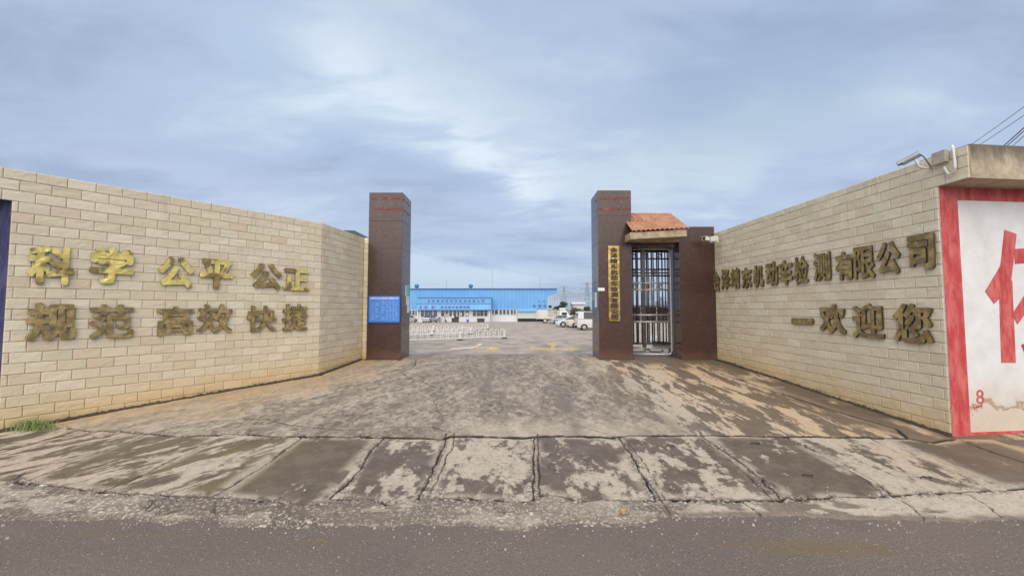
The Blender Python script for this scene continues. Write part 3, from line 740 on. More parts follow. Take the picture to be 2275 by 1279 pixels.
# right wall with painted roadside front
RT = 4.56
C1 = np.array(RW[0]); C2 = np.array(RW[1]); dR = (C2-C1)/np.linalg.norm(C2-C1)
nR = np.array((dR[1], -dR[0]))
def on_wall(x, y, P0, n2):
    r = ray(x, y); t_ = ((np.array(P0)-C0[:2])@n2)/(r[:2]@n2); return C0+r*t_
oc = on_wall(2152, 340, C1, nR); C3 = C1+dR*float((oc[:2]-C1)@dR)
LRW = np.linalg.norm(C2-C1)
rw = thing('roadside_building', 'cream tiled wall on the right ending in a red and white painted front', 'building', (float(C2[0])+.5, float(C2[1]), gz(*C2)))
mb, hb = MB(), []
SOF = 1.8+11*.2
C1b = C1-dR*.55
tile_face(mb, hb, C1b, C3, -1.0, RT, gz, .2, lim=lambda z: (0, LRW+.55 if z < SOF else 99), top_from=RT+.04)
finish_tiles(mb, hb, rw)
core = MB(); wall_core(core, [C1b, C2-dR*.06], -1.2, RT-.003, .3); wall_core(core, [C2-dR*.059, C3], SOF, RT-.003, .03)
core.build('wall_core', 'tile_joint', rw, rw.location)
# front faces the road
q0 = gp(2114, 968); q1 = gp(2275, 948); fd = np.array((1., .10)); fd /= np.linalg.norm(fd); fn_ = np.array((fd[1], -fd[0]))
Z0 = -.75
FP = C2+dR*.012
def fpt(s, z, out=0.): return (FP[0]+fd[0]*s+fn_[0]*out, FP[1]+fd[1]*s+fn_[1]*out, z)
fm = MB(); fm.obox(fpt(.008, Z0), (*(fd*7), 0), (*(-dR*.25), 0), (0, 0, SOF-Z0-.002)); fm.build('painted_front', 'grimy_white_paint', rw, rw.location)
bd = MB()
bd.obox(fpt(.006, Z0), (*(fd*.36), 0), (*(fn_*.004), 0), (0, 0, SOF-Z0-.004))
bd.obox(fpt(.366, SOF-.24), (*(fd*6.6), 0), (*(fn_*.004), 0), (0, 0, .236))
bd.obox(fpt(.366, Z0), (*(fd*6.6), 0), (*(fn_*.004), 0), (0, 0, .40))
bd.build('red_border', 'red_wall_paint', rw, rw.location)
def on_front(x, y):
    p = on_wall(x, y, FP, fn_); return float((p[:2]-FP)@fd), float(p[2])
# brush-drawn strokes of the big character on the front (only its left part stands inside the picture)
strokes = [[(2231,510),(2258,520),(2250,590),(2244,640),(2208,675),(2188,647),(2222,590)],
           [(2219,640),(2248,622),(2256,805),(2224,805)],
           [(2253,553),(2330,548),(2330,580),(2254,586)],
           [(2300,586),(2325,590),(2308,650),(2260,720),(2248,698),(2285,640)],
           [(2288,690),(2312,680),(2316,800),(2292,806)], [(2268,765),(2290,758),(2300,790),(2282,800)],
           [(2318,640),(2345,660),(2420,780),(2390,800),(2330,700)]]
ch = MB()
for i, sp_ in enumerate(strokes):
    poly = [fpt(*on_front(x, y), .002+.0012*i) for x, y in sp_]; ch.prism(poly, (*(fn_*.0035), 0))
ch.build('painted_character', 'red_wall_paint', rw, rw.location)
s8, z8 = on_front(2177, 881)
text_mesh('painted_numeral', '8', 'red_wall_paint', frame(Vector(fpt(s8, z8, .001))-rw.location, (*fd, 0), (0, 0, 1), (*fn_, 0)), height=.25, depth=.003, fat=.0, parent=rw)
tk = MB(); tk.prism([fpt(*on_front(x, y), .001) for x, y in ((2160,893),(2164,903),(2182,898),(2182,902),(2163,908))], (*(fn_*.003), 0)); tk.build('painted_tick', 'red_wall_paint', rw, rw.location)
# eave slab over the front
ev = MB(); e0 = C3+dR*.0
depth = float(np.linalg.norm(C3-C2))
e0 = C3-nR*.031
ev.obox((e0[0], e0[1], SOF), (*(fd*7), 0), (*(-dR*(depth+.3)), 0), (0, 0, RT-SOF+.02))
ev.build('eave', 'stained_fascia', rw, rw.location)
rf = MB(); rf.obox((C1[0]+.31, C1[1]-.2, RT-.25), (7, 0, 0), (*(dR*(LRW-.5)), 0), (0, 0, .2)); rf.build('roof', 'wall_core', rw, rw.location)

# ------------------------------------------------------------------ gold letters on the walls
def letters(chars, pix, P0, n2, dv, hh, asp, mat, group, lab):
    for i, (c_, (x, y, hpx, wpx)) in enumerate(zip(chars, pix)):
        p = on_wall(x, y, np.array(P0)+n2*.03, n2)
        dist = float(p[1]); hgt = hpx*dist/F*1.0
        # real width from the two pixel edges laid on the wall
        pa = on_wall(x-wpx/2, y, np.array(P0)+n2*.03, n2); pb = on_wall(x+wpx/2, y, np.array(P0)+n2*.03, n2)
        wid = float(np.linalg.norm(pa[:2]-pb[:2]))
        ti = R((random.random()-.5)*2.2)
        m_ = frame(p, (*dv, 0), (0, 0, 1), (*n2, 0)) @ Matrix.Rotation(ti, 4, 'Z')
        dep = .038
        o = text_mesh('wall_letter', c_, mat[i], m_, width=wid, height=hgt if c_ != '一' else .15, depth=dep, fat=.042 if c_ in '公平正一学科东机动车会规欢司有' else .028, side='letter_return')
        tag(o, lab(i, c_), 'letter', group)
dLw = dirL; nLw = np.array((dirL[1], -dirL[0]))
U = [(115,589,88,104),(249,590,82,98),(391,605,68,80),(481,609,66,74),(592,614,58,70),(658,621,48,58)]
Lo = [(115,714,84,114),(249,714,76,100),(390,712,64,84),(478,707,64,78),(581,708,58,66),(655,705,60,56)]
upl = ['topped with bright yellow gold', 'with bright yellow upper strokes', 'half yellow and half brown', 'crossed by a long middle post', 'with two split legs, near the wall bend', 'nearest the wall bend']
letters('科学公平公正', U, B1, nLw, dLw, None, None, ['gold_sheet']*4+['brown_bronze_sheet', 'gold_sheet'], 'metal characters on the left wall',
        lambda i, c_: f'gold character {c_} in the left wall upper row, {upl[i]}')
lol = ['under the brightest gold character', 'with grass crown stroke on top', 'like a tall gate with a box inside', 'made of two crossing halves', 'with a thin stroke at its left', 'last of the row by the bend']
letters('规范高效快捷', Lo, B1, nLw, dLw, None, None, ['brown_bronze_sheet']*6, 'metal characters on the left wall',
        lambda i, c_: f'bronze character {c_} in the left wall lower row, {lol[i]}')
RU = [(1592,625,44,17),(1613,621,46,19),(1635,618,46,20),(1660,617,47,22),(1686,613,50,23),(1716,608,54,27),(1747,605,57,30),(1781,600,62,32),(1828,592,64,38),(1879,590,64,42),(1922,583,74,46),(1976,573,74,52),(2048,560,80,60)]
letters('会泽靖东机动车检测有限公司', RU, C1, nR, dR, None, None, ['brown_bronze_sheet']*13, 'metal characters of the company name',
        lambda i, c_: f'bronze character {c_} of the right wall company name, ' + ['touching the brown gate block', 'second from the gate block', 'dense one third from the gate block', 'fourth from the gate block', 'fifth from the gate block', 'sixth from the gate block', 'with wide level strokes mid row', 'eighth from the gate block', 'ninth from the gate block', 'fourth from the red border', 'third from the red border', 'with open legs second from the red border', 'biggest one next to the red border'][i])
RL = [(1784,713,15,48),(1851,708,66,58),(1930,713,78,70),(2029,718,88,88)]
letters('一欢迎您', RL, C1, nR, dR, None, None, ['brown_bronze_sheet']*4, 'metal characters of the welcome line',
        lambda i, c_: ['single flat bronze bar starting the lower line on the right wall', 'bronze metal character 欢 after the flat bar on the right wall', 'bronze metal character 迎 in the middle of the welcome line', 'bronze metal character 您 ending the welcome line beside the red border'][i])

# ------------------------------------------------------------------ gate pillars
def clad(mb, x0, x1, y0, y1, z0, z1, seams):
    zs = [z0]+list(seams)+[z1]
    for a, b2 in zip(zs[:-1], zs[1:]): mb.box(x0, x1, y0, y1, a+.003, b2-.003)
def joint_core(x0, x1, y0, y1, z0, z1): return MB().box(x0+.006, x1-.006, y0+.006, y1-.006, z0, z1-.006)
PY0, PY1 = 14.62, 15.84; PH = 6.06
lx0, lx1 = -5.22, -3.99
lp = thing('gate_pillar', 'tall brown granite gate pillar carrying the blue notice board', 'pillar', ((lx0+lx1)/2, 15.2, -.05), group='tall gate pillars')
m_ = MB(); clad(m_, lx0, lx1, PY0, PY1, -.3, PH, [1.2, 2.72, 4.0, 5.0]); m_.build('shaft', 'brown_granite', lp, lp.location, bevel=.006)
joint_core(lx0, lx1, PY0, PY1, -.3, PH).build('shaft_core', 'granite_joint', lp, lp.location)
def bands(par, x0, x1, side):
    for z in (5.83, 5.44):
        b_ = MB()
        b_.box(x0+.05, x1+(.0 if side > 0 else 0), PY0-.004, PY0-.001, z-.045, z+.045)
        if side > 0: b_.box(x1+.001, x1+.004, PY0+.0, PY1-.1, z-.045, z+.045)
        else: b_.box(x0-.004, x0-.001, PY0, PY0+.5, z-.045, z+.045)
        b_.build('red_band', 'worn_red_band', par, par.location)
bands(lp, lx0, lx1, 1)
rx0, rx1 = 3.13, 4.35
rp = thing('gate_pillar', 'tall brown granite gate pillar carrying the upright gold company plaque', 'pillar', ((rx0+rx1)/2, 15.2, -.05), group='tall gate pillars')
m_ = MB(); clad(m_, rx0, rx1, PY0, PY1, -.3, PH+.08, [1.36, 2.78, 4.2, 5.2]); m_.build('shaft', 'brown_granite', rp, rp.location, bevel=.006)
joint_core(rx0, rx1, PY0, PY1, -.3, PH+.08).build('shaft_core', 'granite_joint', rp, rp.location)
bands(rp, rx0, rx1, -1)
bx0, bx1 = 6.07, 7.36; BH = 4.80
bp = thing('gate_pillar', 'lower wide brown granite block between the small gate and the right wall', 'pillar', ((bx0+bx1)/2, 15.2, -.05))
m_ = MB(); clad(m_, bx0, bx1, PY0, PY1, -.3, BH, [1.3, 2.75]); m_.build('shaft', 'brown_granite', bp, bp.location, bevel=.006)
joint_core(bx0, bx1, PY0, PY1, -.3, BH).build('shaft_core', 'granite_joint', bp, bp.location)

# lintel + tiled canopy between them
cp = thing('gate_canopy', 'small orange tiled canopy roof on a concrete slab over the walk-in gate', 'canopy', (5.2, 15.2, 4.08))
ca = MB(); ca.box(rx1+.002, bx0-.002, PY0+.25, PY1-.1, 4.10, 4.235); ca.build('lintel', 'brown_granite', cp, cp.location)
SLz = 4.245
sl_ = MB()
def tilt(x): return (x-4.1)*.055
sl_.add([(4.10, 13.93, SLz-.03), (6.07, 13.93, SLz-.03+tilt(6.07)), (6.07, PY0-.004, SLz-.03+tilt(6.07)), (4.10, PY0-.004, SLz-.03),
         (4.10, 13.93, SLz+.21), (6.07, 13.93, SLz+.21+tilt(6.07)), (6.07, PY0-.004, SLz+.21+tilt(6.07)), (4.10, PY0-.004, SLz+.21)],
        [(0,3,2,1),(4,5,6,7),(0,1,5,4),(1,2,6,5),(2,3,7,6),(3,0,4,7)])
sl_.box(rx1+.003, bx0-.003, PY0-.003, PY1-.05, SLz+.0, SLz+.22)
sl_.build('slab', 'canopy_concrete', cp, cp.location, bevel=.01)
rt = MB(); NR = 7; y_e, z_e, y_r, z_r = 13.86, SLz+.225, 15.35, 5.40
wv = .155
for k in range(NR):
    t0, t1 = k/NR, (k+1)/NR+.03
    ya, yb = y_e+(y_r-y_e)*t0, y_e+(y_r-y_e)*min(t1, 1.0); za, zb = z_e+(z_r-z_e)*t0+.035, z_e+(z_r-z_e)*min(t1, 1.)+.004
    xa = 4.15 if ya < PY0-.05 else rx1+.01
    xb = 6.12
    ncol = int((xb-xa)/wv)
    for c_ in range(ncol):
        xl = xa+(xb-xa)*c_/ncol; xr = xa+(xb-xa)*(c_+1)/ncol; n_ = 7; pts = []; 
        for i in range(n_):
            f_ = i/(n_-1); h = .035*math.sin(math.pi*min(1, f_/.72)) if f_ < .72 else -.012*math.sin(math.pi*(f_-.72)/.28)
            x_ = xl+(xr-xl)*f_; tl = tilt(x_)*(1-t0)
            pts.append((x_, h, tl))
        vs = [(x_, ya, za+h+tl) for x_, h, tl in pts]+[(x_, yb, zb+h+tl) for x_, h, tl in pts]+[(x_, ya, za+h+tl-.022) for x_, h, tl in pts]
        rt.add(vs, [(i, i+1, n_+i+1, n_+i) for i in range(n_-1)]+[(2*n_+i, 2*n_+i+1, i+1, i) for i in range(n_-1)], random.random())
rt.build('roof_tiles', 'terracotta_tile', cp, cp.location, attr=True)
ud = MB(); ud.prism([(4.36, y_r, SLz+.2), (4.36, y_r, z_r-.02), (4.36, PY0+.0, z_e+(z_r-z_e)*.5-.03), (4.36, PY0+.0, SLz+.2)], (1.70, 0, 0))
ud.prism([(4.36, y_r+.01, SLz+.22), (4.36, y_r+.01, z_r-.02), (4.36, 15.8, SLz+.24)], (1.70, 0, 0)); ud.build('roof_bed', 'canopy_concrete', cp, cp.location)
rd = MB(); rd.tube([(rx1+.01, y_r+.03, z_r+.02), (6.10, y_r+.03, z_r+.02)], .06, 10); rd.build('ridge', pmat('ridge_tile', (.42, .17, .085), .8, var=.3), cp, cp.location)

# walk-in gate
GY = 15.30
def gzv(y): return EYE+(687-y)*GY/F
def gxv(x): return (x-1137.5)/F*GY*1.0
gt = thing('walk_in_gate', 'tall steel barred gate with ring ornaments under the tiled canopy', 'gate', (5.2, GY, .08))
xl, xr = 4.37, 6.0
fr = MB(); rr = .13; top, bot = gzv(553), gzv(786.5)
path = [(xl, GY, bot), (xr-rr, GY, bot)]+[(xr-rr+rr*math.sin(a), GY, bot+rr-rr*math.cos(a)) for a in np.linspace(.2, 1.57, 6)]+[(xr, GY, top-rr)]+[(xr-rr+rr*math.cos(a), GY, top-rr+rr*math.sin(a)) for a in np.linspace(.2, 1.57, 6)]+[(xl, GY, top)]
fr.tube(path, .035, 10); fr.tube([(xl+.0, GY, bot), (xl, GY, top)], .035, 10); fr.build('frame', 'stainless', gt, gt.location, smooth=True)
for y, mat_, r_ in ((559.5,'dark_bar',.024),(575,'dark_bar',.024),(598.6,'dark_bar',.026),(612.7,'dark_bar',.026),(629,'stainless',.027),(644,'stainless',.027),(700,'stainless',.03),(715,'stainless',.03),(763,'dark_bar',.024),(772,'stainless',.027)):
    MB().tube([(xl+.03, GY, gzv(y)), (xr-.03, GY, gzv(y))], r_*1.2, 8).build('cross_rail', mat_, gt, gt.location, smooth=True)
bxs = [gxv(x) for x in (1402.5, 1414, 1425.5, 1437.5, 1448.5, 1460.5, 1472)]
for k, x in enumerate(bxs):
    MB().tube([(x, GY, gzv(765)), (x, GY, gzv(553))], .028, 8).build('bar', 'dark_bar', gt, gt.location, smooth=True)
for x in (1398.5, 1408.5, 1419, 1443, 1454.5, 1466.5, 1481): MB().tube([(gxv(x), GY+.10, gzv(764)), (gxv(x), GY+.10, gzv(554))], .024, 8).build('bar', 'dark_bar', gt, gt.location, smooth=True)
for y in (556, 606, 690, 762): MB().tube([(xl+.03, GY+.10, gzv(y)), (xr-.03, GY+.10, gzv(y))], .024, 8).build('cross_rail', 'dark_bar', gt, gt.location, smooth=True)
MB().box(gxv(1430)-.07, gxv(1430)+.07, GY-.03, GY+.05, bot+.2, top).build('meeting_stile', 'dark_bar', gt, gt.location, bevel=.01)
for (x, y) in ((1408,567.5),(1466,567.5),(1437,567.5),(1408,605.6),(1454,605.6),(1410,637),(1468,637),(1438,637),(1469,707.5),(1408,707.5),(1443,707.5)):
    c_ = (gxv(x), GY, gzv(y)); r_ = .082; rg_ = MB()
    rg_.tube([(c_[0]+r_*math.cos(a), GY, c_[2]+r_*math.sin(a)) for a in np.linspace(0, 2*math.pi, 17)[:-1]], .013, 6, True)
    rg_.tube([(c_[0]+(.02+.045*a/9)*math.cos(a), GY, c_[2]+(.02+.045*a/9)*math.sin(a)) for a in np.linspace(0, 9, 22)], .010, 6)
    rg_.build('ring', 'dark_bar', gt, gt.location, smooth=True)
sc = MB(); zc_ = gzv(779)
for sgn, cx in ((1, 5.02), (-1, 5.14)):
    pts = [(cx, GY, zc_+.08)]+[(cx+sgn*(.05+.12*math.sin(a)), GY, zc_+.06-.09*(1-math.cos(a))/1.) for a in np.linspace(.1, 1.5, 6)]+[(cx+sgn*.55, GY, zc_-.03), (cx+sgn*.66, GY, zc_+.01), (cx+sgn*.62, GY, zc_+.05)]
    sc.tube(pts, .024, 8)
sc.build('scroll', 'dark_bar', gt, gt.location, smooth=True)

# ------------------------------------------------------------------ boards, papers, plaque
def boxthing(name, label, cat, x0, x1, y0, y1, z0, z1, mat, group=None, bevel=.004):
    c_ = ((x0+x1)/2, (y0+y1)/2, z0); o = MB().box(x0, x1, y0, y1, z0, z1).build(name, mat, None, c_, bevel=bevel); return tag(o, label, cat, group)
p0, p1 = at_y(817.5, 716, PY0), at_y(890, 657, PY0)
nb = thing('notice_board', 'blue framed notice board with white heading on the left gate pillar', 'board', ((p0[0]+p1[0])/2, PY0-.03, float(p0[2])))
X0, X1, Zb, Zt = float(p0[0])+.02, float(p1[0])-.005, float(p0[2]), float(p1[2]); yb = PY0-.05
MB().box(X0, X1, yb+.012, PY0-.002, Zb, Zt).build('panel', 'board_blue', nb, nb.location)
f_ = MB(); e_ = .03
f_.box(X0-.015, X1+.015, yb, PY0-.003, Zb-.02, Zb+e_-.01); f_.box(X0-.015, X1+.015, yb, PY0-.003, Zt-.01, Zt+.02)
f_.box(X0-.015, X0+.015, yb, PY0-.003, Zb+e_-.01, Zt-.01); f_.box(X1-.015, X1+.015, yb, PY0-.003, Zb+e_-.01, Zt-.01); f_.build('board_frame', 'board_frame', nb, nb.location)
FX = lambda x, y, z, par: frame(Vector((x, y, z))-par.location, (1, 0, 0), (0, 0, 1), (0, -1, 0))
text_mesh('heading', '会泽靖东机动车检测有限公司检测公示栏', 'board_white', FX((X0+X1)/2, yb+.011, Zt-.085, nb), width=(X1-X0)*.90, height=.085, depth=.003, fat=.012, parent=nb)
ln = MB(); W_ = X1-X0; H_ = Zt-Zb
for fx in (.10, .22, .40, .56, .66, .76, .86): ln.box(X0+W_*fx, X0+W_*fx+.006, yb+.009, yb+.011, Zb+.09, Zt-.18)
for i in range(11): ln.box(X0+W_*.06, X0+W_*.95, yb+.008, yb+.0095, Zb+.09+i*.063, Zb+.093+i*.063)
for i in range(11):
    for fx, mx_ in ((.12, .08), (.24, .14), (.42, .12), (.58, .06), (.68, .06), (.78, .06), (.87, .07)):
        if random.random() < .75: ln.box(X0+W_*fx, X0+W_*(fx+mx_*random.uniform(.4, 1)), yb+.0085, yb+.0105, Zb+.105+i*.063, Zb+.128+i*.063)
ln.build('table_lines', 'board_line', nb, nb.location)
# papers on the inner face of the left pillar
def side_paper(x, ya_px, yb_px, xa, xb, face, sgn, label, mat):
    # xa..xb are picture columns on the face X=face
    Ya = face*F/(xa-1137.5); Yb = face*F/(xb-1137.5); Y0, Y1 = sorted((Ya, Yb)); ym = (Y0+Y1)/2
    zt, zb = EYE+(687-ya_px)*ym/F, EYE+(687-yb_px)*ym/F
    xA, xB = sorted((face, face+sgn*.006))
    return boxthing('paper_notice', label, 'notice', xA, xB, Y0, Y1, zb, zt, mat, None, 0)
n_ = side_paper(0, 634, 658, 900.0, 902.6, lx1+.0015, 1, 'narrow white paper strip left of the green sheet on the left pillar', 'paper_white')
n_ = side_paper(0, 633, 657, 903.0, 909, lx1+.0015, 1, 'pale green sheet taped highest on the inner side of the left pillar', 'paper_green')
n_ = side_paper(0, 658, 678, 902.2, 909.3, lx1+.0015, 1, 'white sheet below the pale green sheet on the left pillar', 'paper_white')
n_ = side_paper(0, 678.5, 695, 904.4, 909.3, lx1+.0015, 1, 'lowest small white sheet on the inner side of the left pillar', 'paper_white')
n_ = side_paper(0, 650, 683, 1321.5, 1326, rx0-.0015, -1, 'tall white paper on the inner side of the right pillar', 'paper_white')
n_ = side_paper(0, 649, 667, 1316.8, 1320.5, rx0-.0015, -1, 'small grey sheet deeper on the inner side of the right pillar', pmat('paper_grey', (.34, .33, .33), .7))
a_, b_ = at_y(1328, 646, PY0), at_y(1343, 639, PY0)
boxthing('paper_notice', 'torn pale paper scrap left of the gold plaque', 'notice', a_[0], b_[0], PY0-.005, PY0-.001, a_[2], b_[2], 'paper_white', None, 0)
pa, pb = at_y(1352.5, 714, PY0-.05), at_y(1376.5, 546, PY0-.05)
pq = thing('name_plaque', 'long upright gold plaque with dark company name characters on the pillar', 'plaque', ((pa[0]+pb[0])/2, PY0-.03, float(pa[2])))
MB().box(pa[0], pb[0], PY0-.05, PY0-.002, pa[2], pb[2]).build('plate', 'brass_plate', pq, pq.location, bevel=.018)
hh_ = (pb[2]-pa[2])/13.5
for i, c_ in enumerate('会泽靖东机动车检测有限公司'):
    text_mesh('character', c_, 'engraved_ink', FX((pa[0]+pb[0])/2, PY0-.0505, pb[2]-hh_*(i+.75), pq), width=.27, height=hh_*.95, depth=.004, fat=.055, parent=pq)

# ------------------------------------------------------------------ cameras, conduit, cables
def cam_small():
    p = at_y(1571, 531, 14.2)
    t_ = thing('security_camera', 'small white bullet camera on a bracket between the brown block and right wall', 'camera', p)
    m_ = MB().box(-.10, .10, -.22, .16, -.08, .08); m_.build('housing', 'white_plastic', t_, bevel=.02)
    MB().cyl((0, -.235, -.005), (0, -.19, -.005), .062, 14).build('lens', 'black_plastic', t_)
    MB().box(-.12, .12, -.28, .12, .082, .095).build('sunshield', 'white_plastic', t_, bevel=.003)
    MB().tube([(.02, .1, -.08), (.12, .1, -.15), (.42, .14, -.16)], .022, 8).build('bracket', 'white_plastic', t_)
    MB().box(.15, .38, .02, .22, -.13, .09).build('junction_box', 'white_plastic', t_, bevel=.01)
    t_.rotation_euler = (0, 0, R(-58)); t_.scale = (.82, .82, .82); return t_
cam_small()
def wallp(x, y, out): 
    p = on_wall(x, y, C1+nR*out, nR); return p
pc_ = wallp(2022, 353, .42)
t_ = thing('security_camera', 'big grey bullet camera on a curved arm at the top of the right wall', 'camera', pc_)
cdir = (wallp(1994, 368, .55)-wallp(2058, 335, .30)); cdir = Vector(cdir).normalized()
qr = cdir.to_track_quat('Y', 'Z').to_matrix().to_4x4()
def lp_(p): return tuple(qr @ Vector(p))
hm = MB(); ring = [(.085*math.cos(a), .085*math.sin(a)) for a in np.linspace(0, 2*math.pi, 13)[:-1]]
hm.loft([[lp_((x*.62, y_*.55, z*.62)) for x, z in ring] for y_ in (-.25, .22)]); hm.build('housing', 'grey_metal', t_, smooth=False)
hs = MB(); arc = [(.098*math.cos(a), .098*math.sin(a)) for a in np.linspace(-.15, math.pi+.15, 10)]; arc2 = [(x*.94, z*.94) for x, z in arc[::-1]]
hs.loft([[lp_((x*.64, y_*.55, z*.64)) for x, z in arc+arc2] for y_ in (-.26, .33)]); hs.build('sunshield', 'grey_metal', t_)
MB().loft([[lp_((x*.5, y_*.55, z*.5)) for x, z in ring] for y_ in (.221, .245)]).build('lens', 'purple_shade', t_)
o_ = Vector(pc_)
arm_e = Vector(wallp(2068, 373, .03))-o_; arm_m = Vector(wallp(2040, 370, .30))-o_
MB().tube([lp_((0, -.05, -.05)), tuple(arm_m), tuple(arm_m+(arm_e-arm_m)*.5+Vector((0, 0, -.02))), tuple(arm_e)], .022, 8).build('arm', 'white_plastic', t_, smooth=True)
MB().tube([lp_((0, -.14, -.01)), tuple(Vector(wallp(2052, 348, .25))-o_), tuple(Vector(wallp(2062, 362, .12))-o_), tuple(arm_e+Vector((0, 0, .02)))], .009, 6).build('lead', 'cable', t_, smooth=True)
bxp = wallp(2092, 352, .03)
jb = thing('junction_box', 'grey box with a white hooked conduit near the top right wall corner', 'box', bxp)
MB().obox((-dR[0]*.10, -dR[1]*.10, -.10), (*(dR*.22), 0), (*(nR*.08), 0), (0, 0, .22)).build('box_body', 'wall_core', jb, bevel=.008)
cpt = [Vector(wallp(x, y, .065))-Vector(bxp) for x, y in ((2098,371),(2101,380),(2107,386),(2114,385),(2120,379),(2122,371),(2121,360),(2119,345),(2117,330),(2115,323))]
MB().tube([tuple(p) for p in cpt], .0210, 8).build('conduit', 'white_plastic', jb, smooth=True)
cables = [((2140,333),(2330,196),.010,'thin highest power line above the painted front'),((2150,338),(2330,218),.010,'thin power line just under the highest one'),
          ((2205,345),(2330,232),.020,'thick dark power cable over the stained eave'),((2212,345),(2330,240),.016,'power cable close beside the thick dark one'),((2225,345),(2330,250),.012,'lowest power cable over the stained eave')]
for a, b2, r_, lab in cables:
    A = at_y(*a, 19); B = at_y(*b2, 12); o = MB().tube([tuple(A+(B-A)*s+np.array((0, 0, -.25*4*s*(1-s)*.15))) for s in np.linspace(0, 1, 8)], r_, 6).build('power_line', 'cable', None, A); tag(o, lab, 'cable', 'power lines')

# shed behind the left wall and its dark roof
sp_ = at_y(789, 529, 17.6)
sh = thing('guard_hut', 'flat roofed hut whose dark roof edge shows over the left wall', 'hut', (sp_[0]-.9, 17.8, 0.))
MB().box(sp_[0]-2.2, sp_[0]-.1, 17.4, 19.4, -.15, sp_[2]-.05).build('wall', 'hall_white', sh, sh.location)
MB().prism([(sp_[0]-2.5, 17.1, sp_[2]-.05), (sp_[0]+.32, 17.1, sp_[2]+.0), (sp_[0]+.16, 17.1, sp_[2]+.24), (sp_[0]-2.5, 17.1, sp_[2]+.30)], (0, 2.6, 0)).build('roof', pmat('hut_roof', (.07, .09, .10), .6), sh, sh.location)

# ------------------------------------------------------------------ grass tuft, leaf, rusty bits
gc = gp(85, 948)
g = MB()
for i in range(420):
    a = random.uniform(0, 6.28); r_ = abs(random.gauss(0, .17)); bx, by = gc[0]+r_*1.5*math.cos(a), gc[1]-.12+r_*.45*math.sin(a)
    ln_ = random.uniform(.07, .24); le = random.gauss(0, .5); la = random.gauss(0, .5); w_ = .006
    z0 = gz(bx, by)-.01; mid = (bx+le*ln_*.4, by+la*ln_*.4, z0+ln_*.7); tip = (bx+le*ln_*1.1, by+la*ln_*1.1, z0+ln_*random.uniform(.7, 1))
    g.add([(bx-w_, by, z0), (bx+w_, by, z0), (mid[0]+w_*.7, mid[1], mid[2]), (mid[0]-w_*.7, mid[1], mid[2]), tip], [(0, 1, 2, 3), (3, 2, 4)], random.random())
tag(g.build('grass_tuft', 'grass_green', None, (gc[0], gc[1], gz(*gc[:2])), attr=True), 'green grass tuft growing at the foot of the left wall', 'grass')
lf = gp(1384, 1141); q = MB()
for k in range(3):
    an = k*1.1; cx, cy = lf[0]+.02*k-.02, lf[1]+.012*(k-1); zz_ = float(lf[2])+.03
    q.add([(cx, cy, zz_)]+[(cx+.035*math.cos(a+an)*(1+.25*math.sin(3*a)), cy+.022*math.sin(a+an), zz_+.012*math.sin(2*a+k)) for a in np.linspace(0, 6.28, 11)[:-1]], [(0, i+1, (i+1) % 10+1) for i in range(10)])
tag(q.build('fallen_leaf', 'leaf_orange', None, (lf[0], lf[1], float(lf[2]))), 'crumpled orange leaf on the broken concrete edge', 'leaf')
for k, (x, y, lab) in enumerate(((1489,990,'small bent iron loop in the slab left of the dark wet slab'),(1678,985,'small bent iron loop at the top of the dark wet slab'),(1795,1056,'small bent iron loop low in the dark wet slab'),(2058,1061,'small bent iron loop in the pale slab right of the dark one'))):
    c_ = gp(x, y); lo = MB().tube([(c_[0]-.075, c_[1]+.0, c_[2]-.005), (c_[0]-.06, c_[1]+.01, c_[2]+.012), (c_[0], c_[1]-.03, c_[2]+.016), (c_[0]+.06, c_[1]-.01, c_[2]+.012), (c_[0]+.07, c_[1]+.03, c_[2]-.005)], .008, 6)
    tag(lo.build('lifting_loop', 'under_dark', None, c_, smooth=True), lab, 'iron loop', 'iron lifting loops in the slabs')

pmat('soil_contact_dark', (.060, .044, .030), .95, var=.4, scale=20)  # dark earth tone that also carries painted contact shade at the bases
def soil_contact_line(a, b2, out, n=150):
    a = np.array(a[:2]); b2 = np.array(b2[:2]); nn = np.array(((b2-a)[1], -(b2-a)[0])); nn /= np.linalg.norm(nn); m_ = MB(); rings = []
    for i in range(n+1):
        p = a+(b2-a)*i/n; w_ = float(.035+.09*max(0, vnoise(np.array([i*.35]), np.array([out]))[0]-.25)); h = .02+.035*random.random()
        z = gz(*p); rings.append([(*(p-nn*.05), z-.05), (*(p-nn*.05), z+h), (*(p+nn*(.012)), z+h), (*(p+nn*(.02+w_)), gz(*(p+nn*w_))+.006), (*(p+nn*(.02+w_)), z-.05)])
    m_.loft(rings); o = m_.build('soil_contact', 'soil_contact_dark'); o['kind'] = 'structure'
for xa_, xb_ in ((lx0, lx1), (rx0, rx1), (bx0, bx1)): soil_contact_line((xa_-.02, PY0+.012), (xb_+.02, PY0+.012), xa_, 30)  # strips added at the pillar feet as contact shade
soil_contact_line(A0, B1, 1.5); soil_contact_line(B1, B2, 3.5, 60); soil_contact_line(C1, C2, 7.5)
st = MB()
